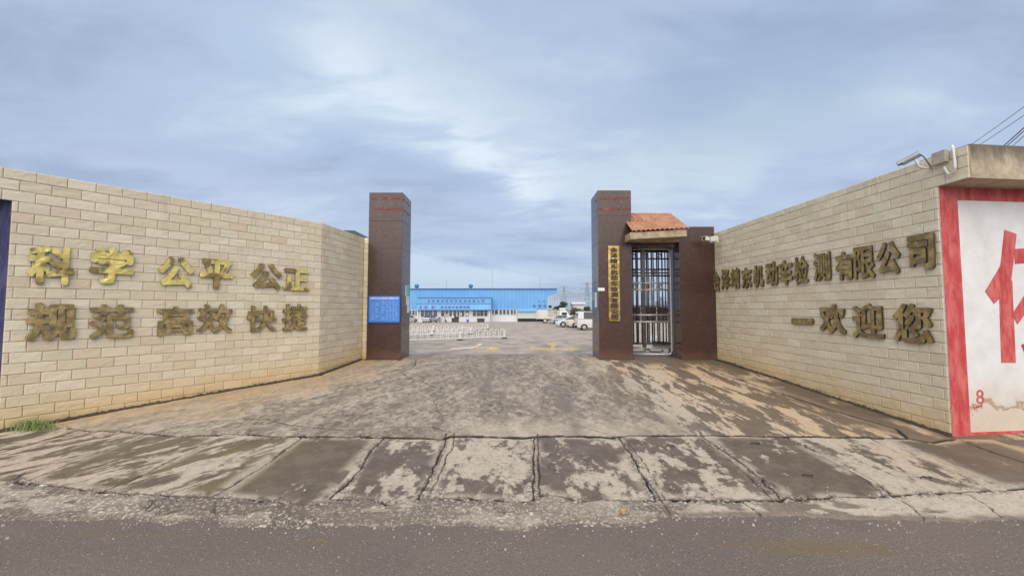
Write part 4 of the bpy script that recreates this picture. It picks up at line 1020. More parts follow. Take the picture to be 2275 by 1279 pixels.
for i in range(900):
    x = random.uniform(-8, 8.5); y = float(interp(EDGE, np.array([x]))[0])+(random.gauss(-.02, .10) if i < 640 else random.uniform(-.7, .75)); r_ = abs(random.gauss(.004, .005))+.003
    z = max(ROAD_Z+.002, gz(x, y)-.003 if y > float(interp(EDGE, np.array([x]))[0])+.05 else ROAD_Z+.002)
    q_ = [(x+r_*random.uniform(.6, 1.3)*math.cos(a), y+r_*random.uniform(.6, 1.2)*math.sin(a)) for a in (0, 1.3, 2.5, 3.8, 5.0)]
    hh2 = r_*random.uniform(.5, 1.0)
    st.add([(a, b3, z-.004) for a, b3 in q_]+[(x+(a-x)*.6, y+(b3-y)*.6, z+hh2) for a, b3 in q_], [(5, 6, 7, 8, 9)]+[(k, (k+1) % 5, 5+(k+1) % 5, 5+k) for k in range(5)], random.random())
mt, t, b = cmat('loose_stone'); t.put(b.inputs['Base Color'], t.mix(t.attr('rnd'), (.14, .115, .095), (.50, .44, .38))); b.inputs['Roughness'].default_value = .85
o = st.build('gravel', 'loose_stone', None, (0, 4.5, ROAD_Z), attr=True); o['kind'] = 'stuff'
# ------------------------------------------------------------------ road arrows on the yard
def arrow(name, polys, mats):
    for poly, mat_ in zip(polys, mats):
        m_ = MB(); pts = [gp(x, y) for x, y in poly]
        m_.add([(p[0], p[1], p[2]+.004) for p in pts], [tuple(range(len(pts)))]); o = m_.build(name, mat_); o['kind'] = 'structure'
arrow('road_marking', [[(990,778),(1005,772.5),(1030,771.5),(1052,770),(1064,763.5),(1074,763.5),(1060,771),(1050,774),(1010,776.5)], [(1056,770.5),(1088,771.5),(1092,768.5),(1113,774.5),(1088,781.5),(1090,776.5),(1052,774)]], ['worn_white_paint', 'worn_yellow_paint'])
arrow('road_marking', [[(1168,773.5),(1185,767.5),(1184,770.5),(1222,773.5),(1226,766.5),(1214,766),(1226,760.5),(1243,766.5),(1232,767.5),(1234,774.5),(1266,774),(1268,770),(1288,776),(1266,782),(1265,778.5),(1225,780),(1185,776.5),(1187,779)]], ['worn_yellow_paint'])

# ------------------------------------------------------------------ white hoop railings in the yard
def rail_panel(L):
    t_ = thing('hoop_railing', 'x', 'railing', (0, 0, 0), group='white hoop railings in the yard')
    r_ = MB(); H = .62
    MB().tube([(0, 0, .13), (L, 0, .13)], .028, 6).build('bottom_rail', 'rail_white', t_)
    n = int(round(L/.40)); st = L/n; hw = st*.33
    for k in range(n):
        c_ = st*(k+.5)
        r_.tube([(c_-hw, 0, .13), (c_-hw, 0, H-hw)]+[(c_-hw*math.cos(a), 0, H-hw+hw*math.sin(a)) for a in np.linspace(.4, math.pi-.4, 5)]+[(c_+hw, 0, H-hw), (c_+hw, 0, .13)], .02, 6)
    r_.build('hoops', 'rail_white', t_)
    p_ = MB().box(L-.035, L+.035, -.035, .035, .03, .56).build('post', 'rail_white', t_, bevel=.006)
    MB().loft([[(L+rr*math.cos(a), rr*.8*math.sin(a), z) for a in np.linspace(0, 6.283, 13)[:-1]] for rr, z in ((.24, -.01), (.22, .03), (.09, .07))]).build('post_base', 'rubber_base', p_)
    return t_
rp0 = rail_panel(3.4)
def row(endpx, dirv, n, words, first):
    e = gp(*endpx); dv = np.array(dirv)/np.linalg.norm(dirv); L = 3.4; ang = math.atan2(dv[1], dv[0]); out = None
    for k in range(n):
        o = rp0 if (first and k == 0) else copy_tree(rp0)
        p = np.array(e[:2])-dv*L*(k+1); o.location = (p[0], p[1], gz(*p)+.005)
        slope = math.atan2(gz(*(p+dv*L))-gz(*p), L); o.rotation_euler = (0, -slope, ang)
        o['label'] = words[k]
row((1121, 751.4), (.80, .60), 2, ['white hoop railing panel of the nearest row, at its free end by the road arrows', 'white hoop railing panel of the nearest row, touching the left pillar edge'], True)
row((1046, 742.5), (.80, .60), 2, ['white hoop railing panel of the middle row, at its free end', 'white hoop railing panel of the middle row, near the left pillar'], False)
row((1084, 731.5), (.72, .69), 3, ['white hoop railing panel ending the farthest row', 'white hoop railing panel in the middle of the farthest row', 'white hoop railing panel of the farthest row, beside the left pillar'], False)

# ------------------------------------------------------------------ vehicles
def wheel(t_, x, y, r, wdt=.2):
    w_ = MB(); w_.loft([[(x+rr*math.cos(a), yy, r+rr*math.sin(a)) for a in np.linspace(0, 6.283, 19)[:-1]] for rr, yy in ((r*.7, y-wdt/2-.002), (r*.94, y-wdt/2), (r, y-wdt*.3), (r, y+wdt*.3), (r*.94, y+wdt/2), (r*.7, y+wdt/2+.002))])
    o = w_.build('wheel', 'tyre', t_, smooth=False)
    h_ = MB()
    for s in (-1, 1): h_.loft([[(x+rr*math.cos(a), y+s*yy, r+rr*math.sin(a)) for a in np.linspace(0, 6.283, 15)[:-1]] for rr, yy in ((r*.66, wdt/2-.01), (r*.62, wdt/2+.012), (r*.15, wdt/2+.022))])
    h_.build('rim', 'hub', o)
def car(label, cat, loc, rz, secs, cabin, wheels, paint_, wr=.31, name='parked_car', hw=.84, lights=((.0, .70), (.0, .72)), side_win=(), stance=.17):
    """secs: (x, z_low, z_belt, halfwidth factor); cabin: (x, z_base, z_roof, halfw_base, halfw_roof); front at +x"""
    t_ = thing(name, label, cat, loc, rz, 'vehicles in the yard')
    b_ = MB(); rings = []
    for (x, zl, zb, k) in secs:
        W = hw*k; zm = (zl*.55+zb*.45)
        rings.append([(x, -W*.92, zl), (x, -W, zm), (x, -W*.985, zb-.05), (x, -W*.90, zb), (x, 0, zb+.015), (x, W*.90, zb), (x, W*.985, zb-.05), (x, W, zm), (x, W*.92, zl)])
    b_.loft(rings); b_.build('body', paint_, t_, smooth=False, bevel=.02)
    c_ = MB(); c_.loft([[(x, -wb, zb), (x, -wt, zr), (x, wt, zr), (x, wb, zb)] for x, zb, zr, wb, wt in cabin]); c_.build('window', 'car_glass', t_)
    rf_ = MB(); rr = [q for q in cabin if q[2]-q[1] > .25]
    rf_.loft([[(x, -wt-.012, zr-.05), (x, -wt+.02, zr+.022), (x, wt-.02, zr+.022), (x, wt+.012, zr-.05)] for x, zb, zr, wb, wt in rr])
    for (x, zb, zr, wb, wt), (x2, zb2, zr2, wb2, wt2) in ((cabin[0], cabin[1]), (cabin[-1], cabin[-2])):
        for s in (-1, 1): rf_.tube([(x, s*wb, zb), (x2, s*(wt2+.004), zr2)], .045, 6)
    for xp in side_win:
        k = [q for q in rr]; q0 = min(k, key=lambda q: abs(q[0]-xp))
        for s in (-1, 1): rf_.tube([(xp, s*(q0[3]+.006), q0[1]), (xp, s*(q0[4]+.006), q0[2])], .045, 6)
    rf_.build('roof', paint_, t_)
    for x in wheels:
        for s in (-1, 1): wheel(t_, x, s*(hw-.10), wr)
    for x in wheels:
        for s in (-1, 1): ar = MB(); ar.loft([[(x+rr_*math.cos(a), s*(hw+off), max(stance, wr+rr_*math.sin(a))) for a in np.linspace(0, 6.283, 19)[:-1]] for rr_, off in ((wr*1.22, -.05), (wr*1.20, .004))]); ar.build('wheel_arch', 'under_dark', t_)
    x1, xf = secs[0][0], secs[-1][0]
    for s in (-1, 1):
        MB().box(xf-.22, xf-.02, s*hw*.72-.14, s*hw*.72+.14, lights[1][1]-.07, lights[1][1]+.06).build('headlight', 'lamp_clear', t_, bevel=.02)
        MB().box(x1-.012, x1+.10, s*hw*.86-.07, s*hw*.86+.07, lights[0][1]-.10, lights[0][1]+.16).build('tail_light', 'lamp_red', t_, bevel=.015)
    MB().box(x1+.1, xf-.1, -hw*.8, hw*.8, stance-.03, stance+.12).build('underbody', 'under_dark', t_)
    MB().box(x1-.05, x1+.03, -hw*.86, hw*.86, .28, .46).build('bumper', 'under_dark' if cat == 'van' else paint_, t_, bevel=.02)
    for s in (-1, 1): MB().box(cabin[-1][0]-.55, cabin[-1][0]-.40, s*(hw+.02)-.09, s*(hw+.02)+.09, secs[-2][2]+.08, secs[-2][2]+.22).build('mirror', paint_, t_, bevel=.02)
    return t_
sed = [(-2.25, .36, .80, .86), (-2.1, .20, .98, .96), (-1.4, .18, .98, 1), (.6, .18, .94, 1), (1.3, .18, .88, 1), (1.95, .20, .74, .95), (2.25, .32, .62, .80)]
sedc = [(-1.75, .95, .97, .72, .66), (-.95, .95, 1.42, .76, .58), (.1, .94, 1.45, .77, .60), (1.35, .88, .90, .72, .66)]
van = [(-1.95, .35, 1.14, .93), (-1.9, .24, 1.20, 1), (.7, .24, 1.16, 1), (1.2, .24, 1.06, 1), (1.75, .25, .96, .97), (1.95, .38, .80, .85)]
vanc = [(-1.93, 1.14, 1.70, .77, .66), (-1.7, 1.14, 1.86, .78, .70), (.5, 1.12, 1.88, .78, .70), (.95, 1.02, 1.78, .78, .69), (1.62, 1.0, 1.03, .74, .70)]
mpv = [(-2.3, .35, .92, .9), (-2.2, .22, 1.0, 1), (.9, .22, 1.0, 1), (1.7, .22, .92, .97), (2.25, .36, .72, .82)]
mpvc = [(-2.2, .98, 1.2, .78, .72), (-1.9, .98, 1.68, .80, .66), (.2, .98, 1.72, .80, .68), (1.6, .92, .95, .74, .68)]
def place(px, py): p = gp(px, py); return np.array((p[0], p[1], gz(p[0], p[1])))
v = place(1283, 733.5); car('white minivan with red tail lamp half hidden behind the right pillar', 'van', tuple(v+np.array((1.95, .85, 0))), 0, van, vanc, (-1.25, 1.25), 'car_white', .29, 'parked_van', .78, ((0, .86), (0, .8)), (-1.8, -1.55, -.35, .55))
vn = bpy.data.objects['parked_van']
for s_ in (-1, 1): MB().loft([[(x, s_*.79, 1.16), (x, s_*.715, 1.86), (x, s_*.69, 1.86), (x, s_*.76, 1.16)] for x in (-1.86, -1.30)]).build('side_panel', 'car_white', vn)
v = place(1262, 728.5); car('beige sedan between the white minivan and the white sedan', 'car', tuple(v+np.array((2.2, .85, 0))), R(180), sed, sedc, (-1.35, 1.32), 'car_beige', .31, side_win=(-.2,))
v = place(1237, 727); car('white sedan pointing left, in front of the silver hatchback', 'car', tuple(v+np.array((2.2, .95, 0))), R(176), sed, sedc, (-1.35, 1.32), 'car_white', .33, side_win=(-.2,))
v = place(1222, 720); car('silver car with sloping tail behind the white sedan', 'car', tuple(v+np.array((2.25, .95, 0))), R(4), sed, sedc, (-1.35, 1.32), 'car_silver', .33, side_win=(-.2,))
v = place(1229, 716.8); car('white people carrier behind the silver car', 'van', tuple(v+np.array((2.4, 1.2, 0))), R(0), mpv, mpvc, (-1.4, 1.4), 'car_white', .33, 'parked_van', .86, side_win=(-.9, .4))
v = place(953, 716.0); car('silver hatchback parked nose-in below the office windows', 'car', tuple(v+np.array((0, .6, 0))), R(82), sed, sedc, (-1.35, 1.32), 'car_silver', .31, side_win=(-.2,))
v = place(905, 716.6); car('pale car at the hall corner, cut off by the left pillar', 'car', tuple(v+np.array((0, .5, 0))), R(70), sed, sedc, (-1.35, 1.32), 'car_white', .31, side_win=(-.2,))
# truck with a slatted cargo body
v = place(1191, 717.6)
tr = thing('cargo_truck', 'cream cargo truck with a slatted cage body beside the hall', 'truck', tuple(v), 0, 'vehicles in the yard')
MB().box(0, 4.0, -.95, .95, .78, 1.18).build('bed', 'truck_cream', tr, bevel=.01)
sm = MB()
for x in np.arange(.05, 4.0, .30):
    for s in (-.92, .92): sm.box(x-.035, x+.035, s-.02, s+.02, 1.18, 2.15+(.45 if x > 2.7 else 0)*math.sin((x-2.7)/1.3*math.pi))
for s in (-.92, .92):
    sm.box(0, 4, s-.03, s+.03, 1.62, 1.70); sm.box(0, 4, s-.03, s+.03, 2.08, 2.15)
for y_ in np.arange(-.9, .95, .3): sm.box(.0, .05, y_-.03, y_+.03, 1.18, 2.15)
for y_ in np.arange(-.9, .95, .3): sm.box(3.95, 4.0, y_-.03, y_+.03, 1.18, 2.3)
sm.box(.0, .05, -.95, .95, 2.08, 2.15); sm.build('cage', 'truck_cream', tr)
MB().box(.2, 6.2, -.35, .35, .52, .78).build('chassis', 'under_dark', tr)
for x in (.0, ): MB().box(-.04, .06, -.95, .95, .50, .62).build('bumper', 'under_dark', tr)
for x in (1.55, 5.2):
    for s in (-.8, .8): wheel(tr, x, s, .44, .3)
cb = MB(); cb.loft([[(x, -.92, .55), (x, -.95, 1.3), (x, -w2, zt), (x, w2, zt), (x, .95, 1.3), (x, .92, .55)] for x, zt, w2 in ((4.2, 2.25, .85), (5.4, 2.30, .85), (5.9, 1.45, .93), (6.05, 1.2, .93))]); cb.build('cab', 'car_white', tr)
MB().box(4.55, 5.45, -.955, .955, 1.38, 1.95).build('window', 'car_glass', tr, bevel=.02)
MB().box(4.2, 5.3, -.7, .7, 2.28, 2.75).build('wind_deflector', 'car_white', tr, bevel=.12)
# scooters by the office wall
def scooter(label, p, rz):
    t_ = thing('scooter', label, 'scooter', p, rz)
    for x in (-.6, .6): wheel(t_, x, 0, .24, .1)
    MB().loft([[(x, -w_, z0), (x, -w_, z1), (x, w_, z1), (x, w_, z0)] for x, w_, z0, z1 in ((-.8, .1, .5, .72), (-.4, .17, .35, .74), (.0, .15, .28, .45), (.35, .15, .28, .40))]).build('body', 'car_silver', t_)
    MB().box(-.75, -.1, -.13, .13, .74, .82).build('seat', 'black_plastic', t_, bevel=.03)
    MB().loft([[(x, -w_, z), (x+.05, -w_, z), (x+.05, w_, z), (x, w_, z)] for x, w_, z in ((.55, .12, .25), (.42, .22, .6), (.34, .16, 1.0))]).build('front_shield', 'cabinet_dark', t_)
    MB().tube([(.34, -.32, 1.08), (.37, 0, 1.0), (.34, .32, 1.08)], .025, 6).build('handlebar', 'black_plastic', t_)
scooter('dark scooter right of the silver hatchback by the office', tuple(place(974, 716.0)), R(70))
scooter('scooter with pale seat cover against the office wall', tuple(place(984, 716.0)), R(25))
# dark counters, bin
def cabinet(label, x0, x1, ytop, ybot, name, mat_):
    a = place(x0, ybot); b2 = place(x1, ybot); hgt = (ybot-ytop)*a[1]/F
    t_ = thing(name, label, 'cabinet', (float(a[0]+b2[0])/2, float(a[1]), float(a[2])))
    W = abs(b2[0]-a[0]); MB().box(-W/2, W/2, 0, .7, 0, hgt-.1).build('carcass', mat_, t_, bevel=.02)
    MB().box(-W/2-.06, W/2+.06, -.05, .75, hgt-.098, hgt).build('top', mat_, t_, bevel=.01)
    for k in range(3): MB().box(-W/2+.05+k*W/3, -W/2+W/3-.05+k*W/3, -.02, -.001, .12, hgt-.2).build('door', mat_, t_, bevel=.01)
    return t_
ct = cabinet('dark cabinet with things on top, below the middle office windows', 1003, 1018.5, 706.4, 715.6, 'cabinet', 'cabinet_dark')
cabinet('low dark cabinet at the right end of the office', 1060, 1076, 707.2, 715.4, 'cabinet', 'cabinet_dark')
cl_ = ct.location; o = MB().box(-.2, .75, .1, .6, 0, .32).build('dark_crate', 'under_dark', None, bevel=.03); o.location = (cl_.x, cl_.y, cl_.z+.79); tag(o, 'dark crate on top of the left dark cabinet', 'crate')
o = MB().loft([[(rr*math.cos(a), rr*math.sin(a), z) for a in np.linspace(0, 6.283, 11)[:-1]] for rr, z in ((.10, 0), (.25, .12), (.27, .3), (.1, .42))]).build('white_bag', 'paper_white'); o.location = (cl_.x-.35, cl_.y+.35, cl_.z+.79); tag(o, 'lumpy white bag on the left dark cabinet', 'bag')
bp_ = place(1039, 715.6); bn = thing('rubbish_bin', 'blue rubbish bin against the white office wall', 'bin', tuple(bp_))
MB().loft([[(-w_, -w_, z), (w_, -w_, z), (w_, w_, z), (-w_, w_, z)] for w_, z in ((.19, 0), (.24, .52))]).build('bin_body', 'bin_blue', bn, bevel=.01); MB().box(-.26, .26, -.26, .26, .525, .60).build('lid', 'bin_blue', bn, bevel=.02)

# ------------------------------------------------------------------ blue inspection hall
HY = 88.; hz = gz(0, HY)
def hx(x, Y=HY): return (x-1137.5)/F*Y
def hzv(y, Y=HY): return EYE+(687-y)*Y/F
hall = thing('inspection_hall', 'long blue metal inspection hall across the back of the yard', 'building', (-10, HY, hz))
HL = hall.location
hl, hr, ht = -30., hx(1217), hzv(642.6)
wl = MB(); wl.box(hl, hr, HY, HY+24, hzv(688), ht); wl.prism([(hr+.002, HY, ht), (hx(1237), HY, ht), (hx(1237), HY, hzv(652)), (hr+.002, HY, hzv(659))], (0, 24, 0)); wl.build('wall', 'hall_blue', hall, HL)
MB().box(hl, hr, HY+.05, HY+23.9, hz-.3, hzv(688)-.003).build('base_wall', 'hall_white', hall, HL)
MB().box(hl-.2, hx(1237)+.1, HY-.25, HY+24.2, ht+.002, ht+.18).build('roof', 'hall_trim', hall, HL)
def win(x0, x1, y0, y1, Y, n, nz=2):
    X0, X1, Za, Zb_ = hx(x0, Y), hx(x1, Y), hzv(y1, Y), hzv(y0, Y); fr = MB(); e = .05
    fr.box(X0, X1, Y-.09, Y-.03, Za, Za+e); fr.box(X0, X1, Y-.09, Y-.03, Zb_-e, Zb_)
    for k in range(n+1): xx = X0+(X1-X0-e)*k/n; fr.box(xx, xx+e, Y-.088, Y-.03, Za+e, Zb_-e)
    if nz > 1: zz = Za+(Zb_-Za)*.62; fr.box(X0+e, X1-e, Y-.086, Y-.03, zz, zz+e*.8)
    f_ = fr.build('window', 'window_frame', hall, HL)
    MB().box(X0+.01, X1-.01, Y-.05, Y-.035, Za+.01, Zb_-.01).build('pane', 'window_glass', f_, HL)
    return f_
for x0, x1, n in ((909,915,1),(916,922,1),(923,927,1)): win(x0, x1, 689, 701, HY, n, 1)
for x0, x1 in ((1093,1098),(1099,1107),(1109,1115.5),(1117,1124),(1125.5,1132),(1134,1140),(1141,1146)): win(x0, x1, 687.5, 699, HY, 1, 1)
# office porch with two sign boards
PYH = 86.0; pz = gz(0, PYH)
ofc = MB(); ofc.box(hx(928.5, PYH), hx(1088, PYH), PYH, HY-.01, pz-.3, hzv(688.5, PYH)); ofc.build('office', 'hall_white', hall, HL)
MB().box(hx(927.5, PYH), hx(929.5, PYH), PYH-.25, PYH-.02, pz-.2, hzv(688.8, PYH)).build('post', 'window_frame', hall, HL)
MB().box(hx(1086.5, PYH), hx(1088.5, PYH), PYH-.25, PYH-.02, pz-.2, hzv(688.8, PYH)).build('post', 'window_frame', hall, HL)
MB().box(hx(930, PYH), hx(1091.5, PYH), PYH-.7, HY-.02, hzv(675, PYH), hzv(662.5, PYH)).build('sign_board', 'hall_blue', hall, HL)
MB().box(hx(929, PYH), hx(1092.5, PYH), PYH-.8, HY-.02, hzv(662.4, PYH), hzv(661.3, PYH)).build('trim', 'hall_trim', hall, HL)
lb = MB(); lb.prism([(hx(928, PYH), PYH-1.0, hzv(688.4, PYH)), (hx(928, PYH), PYH-.7, hzv(675.3, PYH)), (hx(928, PYH), HY-.02, hzv(675.3, PYH)), (hx(928, PYH), HY-.02, hzv(688.4, PYH))], (hx(1091, PYH)-hx(928, PYH), 0, 0)); lb.build('awning', 'hall_blue', hall, HL)
MB().box(hx(928, PYH), hx(1091.5, PYH), PYH-.76, PYH-.701, hzv(675.9, PYH), hzv(674.9, PYH)).build('trim', 'hall_trim', hall, HL)
for x0, x1, y0, y1, n in ((935,943,690.5,704.5,1),(943.5,962,690.5,704.5,2),(963,972,690.5,704.5,1),(980,988,690.5,703.5,1),(989.5,997,690.5,703.5,1),(998,1005,690.5,703.5,1),(1007,1014.5,690.5,705,1),(1016,1021,690.5,703.5,1),(1022,1032,690.5,703.5,1),(1034,1042,690.5,703.5,1),(1050,1058,690,703,1),(1058.5,1075,690,703,2),(1075.5,1083.5,690,703,1)):
    win(x0, x1, y0, y1, PYH, n)
nt = MB()
for x0, x1, y0, y1 in ((991,993,698,702),(994,996,698,702),(1023.5,1026.5,694.5,701),(1036,1040,695,701.5)): nt.box(hx(x0, PYH), hx(x1, PYH), PYH-.10, PYH-.092, hzv(y1, PYH), hzv(y0, PYH))
nt.build('window_notice', 'paper_white', hall, HL)
def hall_text(s, mat_, xs_, y, hpx, Y, wpx):
    for c_, x in zip(s, xs_): text_mesh('sign_letter', c_, mat_, FX(hx(x, Y), Y, hzv(y, Y), hall), width=wpx*Y/F, height=hpx*Y/F, depth=.05, fat=.015, parent=hall)
hall_text('会泽靖东机动车检测有限公司', 'sign_dark', np.linspace(953, 1073, 13), 669, 5.6, PYH-.702, 5.2)
hall_text('为民服', 'sign_red', (934.5, 946, 962), 682, 6.5, PYH-1.0, 6)
hall_text('安全技术检测车间', 'sign_dark', np.linspace(982, 1040, 8), 682, 5.5, PYH-1.0, 5.2)
hall_text('入口', 'sign_dark', (1198, 1209), 669.5, 4.5, HY-.01, 5)
hall_text('检测线', 'sign_dark', (1187, 1199, 1210), 680, 6, HY-.01, 6.5)
# pale shutter panel at the right end
sb = MB(); sb.box(hx(1150), hx(1190), HY-.5, HY-.3, hzv(707.5), hzv(692)); sb.build('shutter', 'shutter_pale', hall, HL)
MB().prism([(hx(1149), HY-.9, hzv(692)), (hx(1149), HY-.02, hzv(685.5)), (hx(1149), HY-.02, hzv(691))], (hx(1192)-hx(1149), 0, 0)).build('awning', 'hall_blue', hall, HL)
MB().box(hx(1150), hx(1216), HY-.25, HY+.04, hz-.1, hzv(707.6)).build('doorway', 'under_dark', hall, HL)
# roof ventilators and rods
for x in (918.4, 1042.6):
    vm = MB(); c_ = (hx(x), HY+3, ht+.85); vm.ball(c_, .5, .5, .48, 16, 10); vo = vm.build('roof_ventilator', 'vent_blue', hall, HL, smooth=True)
    MB().cyl((c_[0], c_[1], ht+.1), (c_[0], c_[1], ht+.5), .3).build('neck', 'grey_metal', vo, HL)
for x, y in ((990, 622), (1093, 598), (1201, 616)): MB().cyl((hx(x), HY+1, ht+.1), (hx(x), HY+1, hzv(y)), .035, 6).build('lightning_rod', 'grey_metal', hall, HL)

# ------------------------------------------------------------------ far right: trees, white shed, substation, pylons
def tree(label, x, ytop, ybot, Y, wpx, mat_, n=1100, group='trees and shrubs right of the hall'):
    bx = hx(x, Y); z0 = gz(0, Y) if Y < 110 else -2.; zt = hzv(ytop, Y); W = wpx*Y/F/2; zb = max(z0+.3, hzv(ybot, Y))
    t_ = thing('bushy_tree', label, 'tree', (bx, Y, z0), 0, group)
    tm = MB(); tm.tube([(bx, Y, z0-.2), (bx+.1, Y, (zb+zt)/2), (bx, Y, zt-.3)], [.16, .11, .03], 8)
    for k in range(5): a = k*1.3; tm.tube([(bx+.05, Y, zb+(zt-zb)*.2), (bx+W*.6*math.cos(a), Y+W*.6*math.sin(a), zb+(zt-zb)*(.5+.08*k))], [.07, .02], 6)
    tm.build('trunk', 'bark', t_, t_.location)
    c_ = MB(); cl_ = [(random.gauss(0, .42)*W, random.gauss(0, .4)*W, zb+(zt-zb)*random.uniform(.12, .86), W*random.uniform(.22, .48)) for _ in range(13)]
    for i in range(n):
        cx, cy, cz, r_ = random.choice(cl_); u = Vector((random.gauss(0, 1), random.gauss(0, 1), random.gauss(0, .8))).normalized()*r_*random.uniform(.55, 1.0)
        p = Vector((bx+cx, Y+cy, cz))+u; e1 = Vector((random.gauss(0, 1), random.gauss(0, 1), random.gauss(0, 1))).normalized(); e2 = e1.orthogonal().normalized(); s_ = random.uniform(.09, .20)*max(1, W/2.2)
        if p.z > zt+.1: continue
        c_.add([p-e1*s_, p-e2*s_*.55, p+e1*s_, p+e2*s_*.55], [(0, 1, 2, 3)], random.random())
    c_.build('crown', mat_, t_, t_.location, attr=True)
tree('dark green bushy tree right of the cargo truck', 1251, 669, 700, 96, 30, 'leaf_dark', 1800)
tree('low dark green shrub behind the white people carrier', 1237, 678, 700, 92, 18, 'leaf_dark', 900)
tree('brown-green shrub below the white shed', 1279, 684, 703, 88, 26, 'leaf_brown', 1200)
tree('dark green tree against the right pillar edge', 1304, 674, 702, 90, 26, 'leaf_dark', 1600)
ws = thing('white_shed', 'low white shed with a flat roof behind the trees', 'shed', (hx(1282, 108), 108, gz(0, 108)))
MB().box(hx(1272, 108), hx(1296, 108), 107, 112, gz(0, 108)-.2, hzv(676, 108)).build('wall', 'hall_white', ws, ws.location)
MB().box(hx(1268, 108), hx(1298, 108), 106.4, 112.4, hzv(675.9, 108), hzv(672, 108)).build('roof', 'window_frame', ws, ws.location)
# substation gantry: A-frames with a beam
SY = 140.; sz = -3.2
def post(i, x, ytop):
    X_ = hx(x, SY)+0; zt = hzv(ytop, SY)
    m_ = MB(); m_.tube([(X_-.75, SY, sz), (X_, SY, zt)], [.085, .07], 6); m_.tube([(X_+.75, SY+.4, sz), (X_, SY+.4, zt)], [.085, .07], 6)
    o = m_.build('gantry_post', 'steel_pale', None, (X_, SY, sz)); o['group'] = 'pale substation posts right of the hall'; o['category'] = 'post'; return o
xs_ = np.linspace(1222, 1291, 13)
for i, x in enumerate(xs_):
    yt = 657-6.5*math.sin(min(1, i/8)*1.57)+(max(0, i-9))*.9
    o = post(i, x, yt)
    o['label'] = ['shortest pale substation post, right at the corner of the blue hall', 'pale substation post second from the blue hall corner', 'pale substation post third from the blue hall corner', 'pale substation post fourth from the blue hall corner', 'pale substation post above the truck cab', 'pale substation post left of the dark green tree top', 'pale substation post over the dark green tree', 'pale substation post right of the dark green tree top', 'tallest pale substation post left of the white shed', 'pale substation post over the left end of the white shed', 'pale substation post over the middle of the white shed', 'pale substation post over the right part of the white shed', 'rightmost pale substation post'][i]
bm_ = MB()
pts_ = [(hx(x, SY), SY+.2, hzv(657-6.5*math.sin(min(1, i/8)*1.57)+(max(0, i-9))*.9, SY)) for i, x in enumerate(xs_)]
bm_.tube(pts_, .07, 6); bm_.tube([(a, b2+1.0, c_+.5) for a, b2, c_ in pts_], .04, 6)
for p in pts_: bm_.tube([p, (p[0], p[1]+1.0, p[2]+.5)], .04, 5); bm_.tube([(p[0]+1.5, p[1]+.2, p[2]), (p[0]+1.5, p[1]+.2, p[2]-1.6)], .10, 6)
tag(bm_.build('gantry_beam', 'steel_pale', None, pts_[6]), 'pale beam lying along the tops of the substation posts', 'beam')
def pylon(label, x, ytop, Y, wb, arms=3):
    X_ = hx(x, Y); z0 = -3.2; zt = hzv(ytop, Y); H = zt-z0
    t_ = thing('lattice_pylon', label, 'pylon', (X_, Y, z0), R(20), 'lattice pylons beyond the yard'); m_ = MB(); n = 9; rr = H*.0042
    lev = []
    for k in range(n+1):
        f_ = k/n; w_ = wb*(1-f_)**1.25+wb*.10; lev.append([(sx*w_/2, sy*w_/2, H*f_) for sx, sy in ((-1, -1), (1, -1), (1, 1), (-1, 1))])
    for a, b2 in zip(lev[:-1], lev[1:]):
        for i in range(4):
            j = (i+1) % 4; m_.tube([a[i], b2[i]], rr*1.3, 4); m_.tube([a[i], b2[j]], rr*.7, 4); m_.tube([a[j], b2[i]], rr*.7, 4); m_.tube([b2[i], b2[j]], rr*.7, 4)
    m_.build('lattice', 'pylon_grey', t_)
    for k in range(arms):
        zz = H*(.68+.14*k); L = wb*(.85-.12*k); am = MB()
        for s in (-1, 1):
            am.tube([(0, -.2, zz), (s*L, 0, zz+H*.012)], rr, 4); am.tube([(0, .2, zz+H*.05), (s*L, 0, zz+H*.012)], rr, 4); am.tube([(s*L, 0, zz+H*.012), (s*L, 0, zz-H*.05)], rr*1.4, 5)
        am.build('cross_arm', 'pylon_grey', t_)
pylon('lattice pylon standing left of the right gate pillar', 1305, 628, 190, 5.0)
pylon('lattice pylon with its top over the blue hall roof corner', 1253, 637, 260, 6.0)
pylon('lattice pylon seen through the bars of the walk-in gate', 1443, 618, 130, 3.6)
wires = [((1290,640),(1440,622)),((1256,638),(1305,631)),((1293,655),(1443,648))]
for k, (a, b2) in enumerate(wires):
    A, B = at_y(*a, 195), at_y(*b2, 140); o = MB().tube([tuple(A+(B-A)*s-np.array((0, 0, 3*s*(1-s)))) for s in np.linspace(0, 1, 9)], .035, 4).build('power_line', 'pylon_grey', None, A)
    tag(o, ['far power line sagging from the pylon by the right pillar', 'short far power line between the two pylons by the hall', 'lower far power line passing behind the right pillar'][k], 'cable', 'power lines')
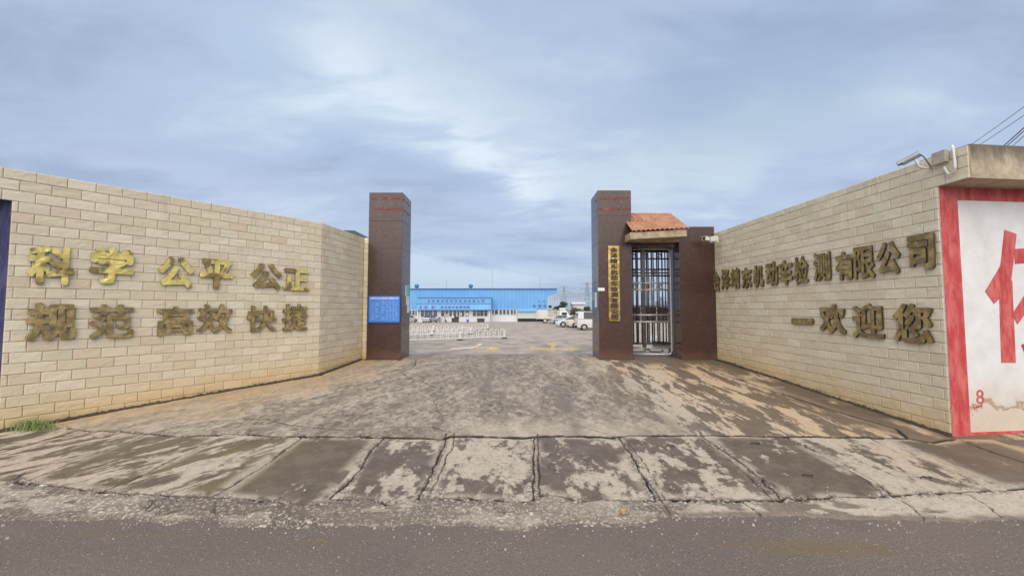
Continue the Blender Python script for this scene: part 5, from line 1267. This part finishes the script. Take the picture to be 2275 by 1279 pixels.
# what shows through the bars
yw = thing('yard_shed', 'long low shed with a dark open front seen through the gate bars', 'shed', (hx(1450, 95), 95, gz(0, 95)))
MB().box(hx(1345, 95), hx(1560, 95), 95, 101, hzv(683, 95), hzv(678, 95)).build('roof', 'dark_wall', yw, yw.location)
MB().box(hx(1346, 95), hx(1559, 95), 99, 101, gz(0, 95)-.2, hzv(683, 95)-.01).build('back_wall', 'dark_wall', yw, yw.location)
for x in (1350, 1390, 1425, 1460, 1495, 1530): MB().box(hx(x, 95)-.12, hx(x, 95)+.12, 95.1, 95.35, gz(0, 95)-.2, hzv(683, 95)-.005).build('post', 'window_frame', yw, yw.location)
v = place(1413, 711); car('pale car seen low between the left bars of the gate', 'car', tuple(v), R(10), sed, sedc, (-1.35, 1.32), 'car_white', .31)
v = place(1462, 711.5); car('pale car seen low between the right bars of the gate', 'car', tuple(v), R(172), sed, sedc, (-1.35, 1.32), 'car_beige', .31)
fb = thing('office_block', 'distant grey-blue stepped block seen through the gate', 'building', (hx(1474, 400), 400, -3.2))
fm_ = MB(); fm_.box(hx(1465, 400), hx(1485, 400), 400, 412, -3.2, hzv(669, 400)); fm_.box(hx(1473, 400), hx(1481, 400), 399.5, 411, -3.2, hzv(660, 400)); fm_.build('wall', 'far_block', fb, fb.location)
wn = MB()
for r_ in range(5):
    for c_ in range(6): wn.box(hx(1466.5+c_*3, 400), hx(1468+c_*3, 400), 399.2, 399.4, hzv(684-r_*3, 400), hzv(682.4-r_*3, 400))
wn.build('window', 'window_glass', fb, fb.location)
# pale board leaning on blocks, just inside the small gate
bw = at_y(1469, 752, 19.5); rb_ = thing('leaning_board', 'white board lying tilted on a grey block inside the walk-in gate', 'board', (bw[0], 19.5, gz(0, 19.5)))
MB().box(-.28, .45, -.3, .4, 0, .30).build('block', pmat('block_grey', (.18, .165, .16), .9), rb_, bevel=.01)
MB().prism([(-.42, -.4, .36), (.52, -.4, .305), (.52, -.4, .37), (-.30, -.4, .60)], (0, .9, 0)).build('board', pmat('board_pale', (.85, .80, .72), .7), rb_)
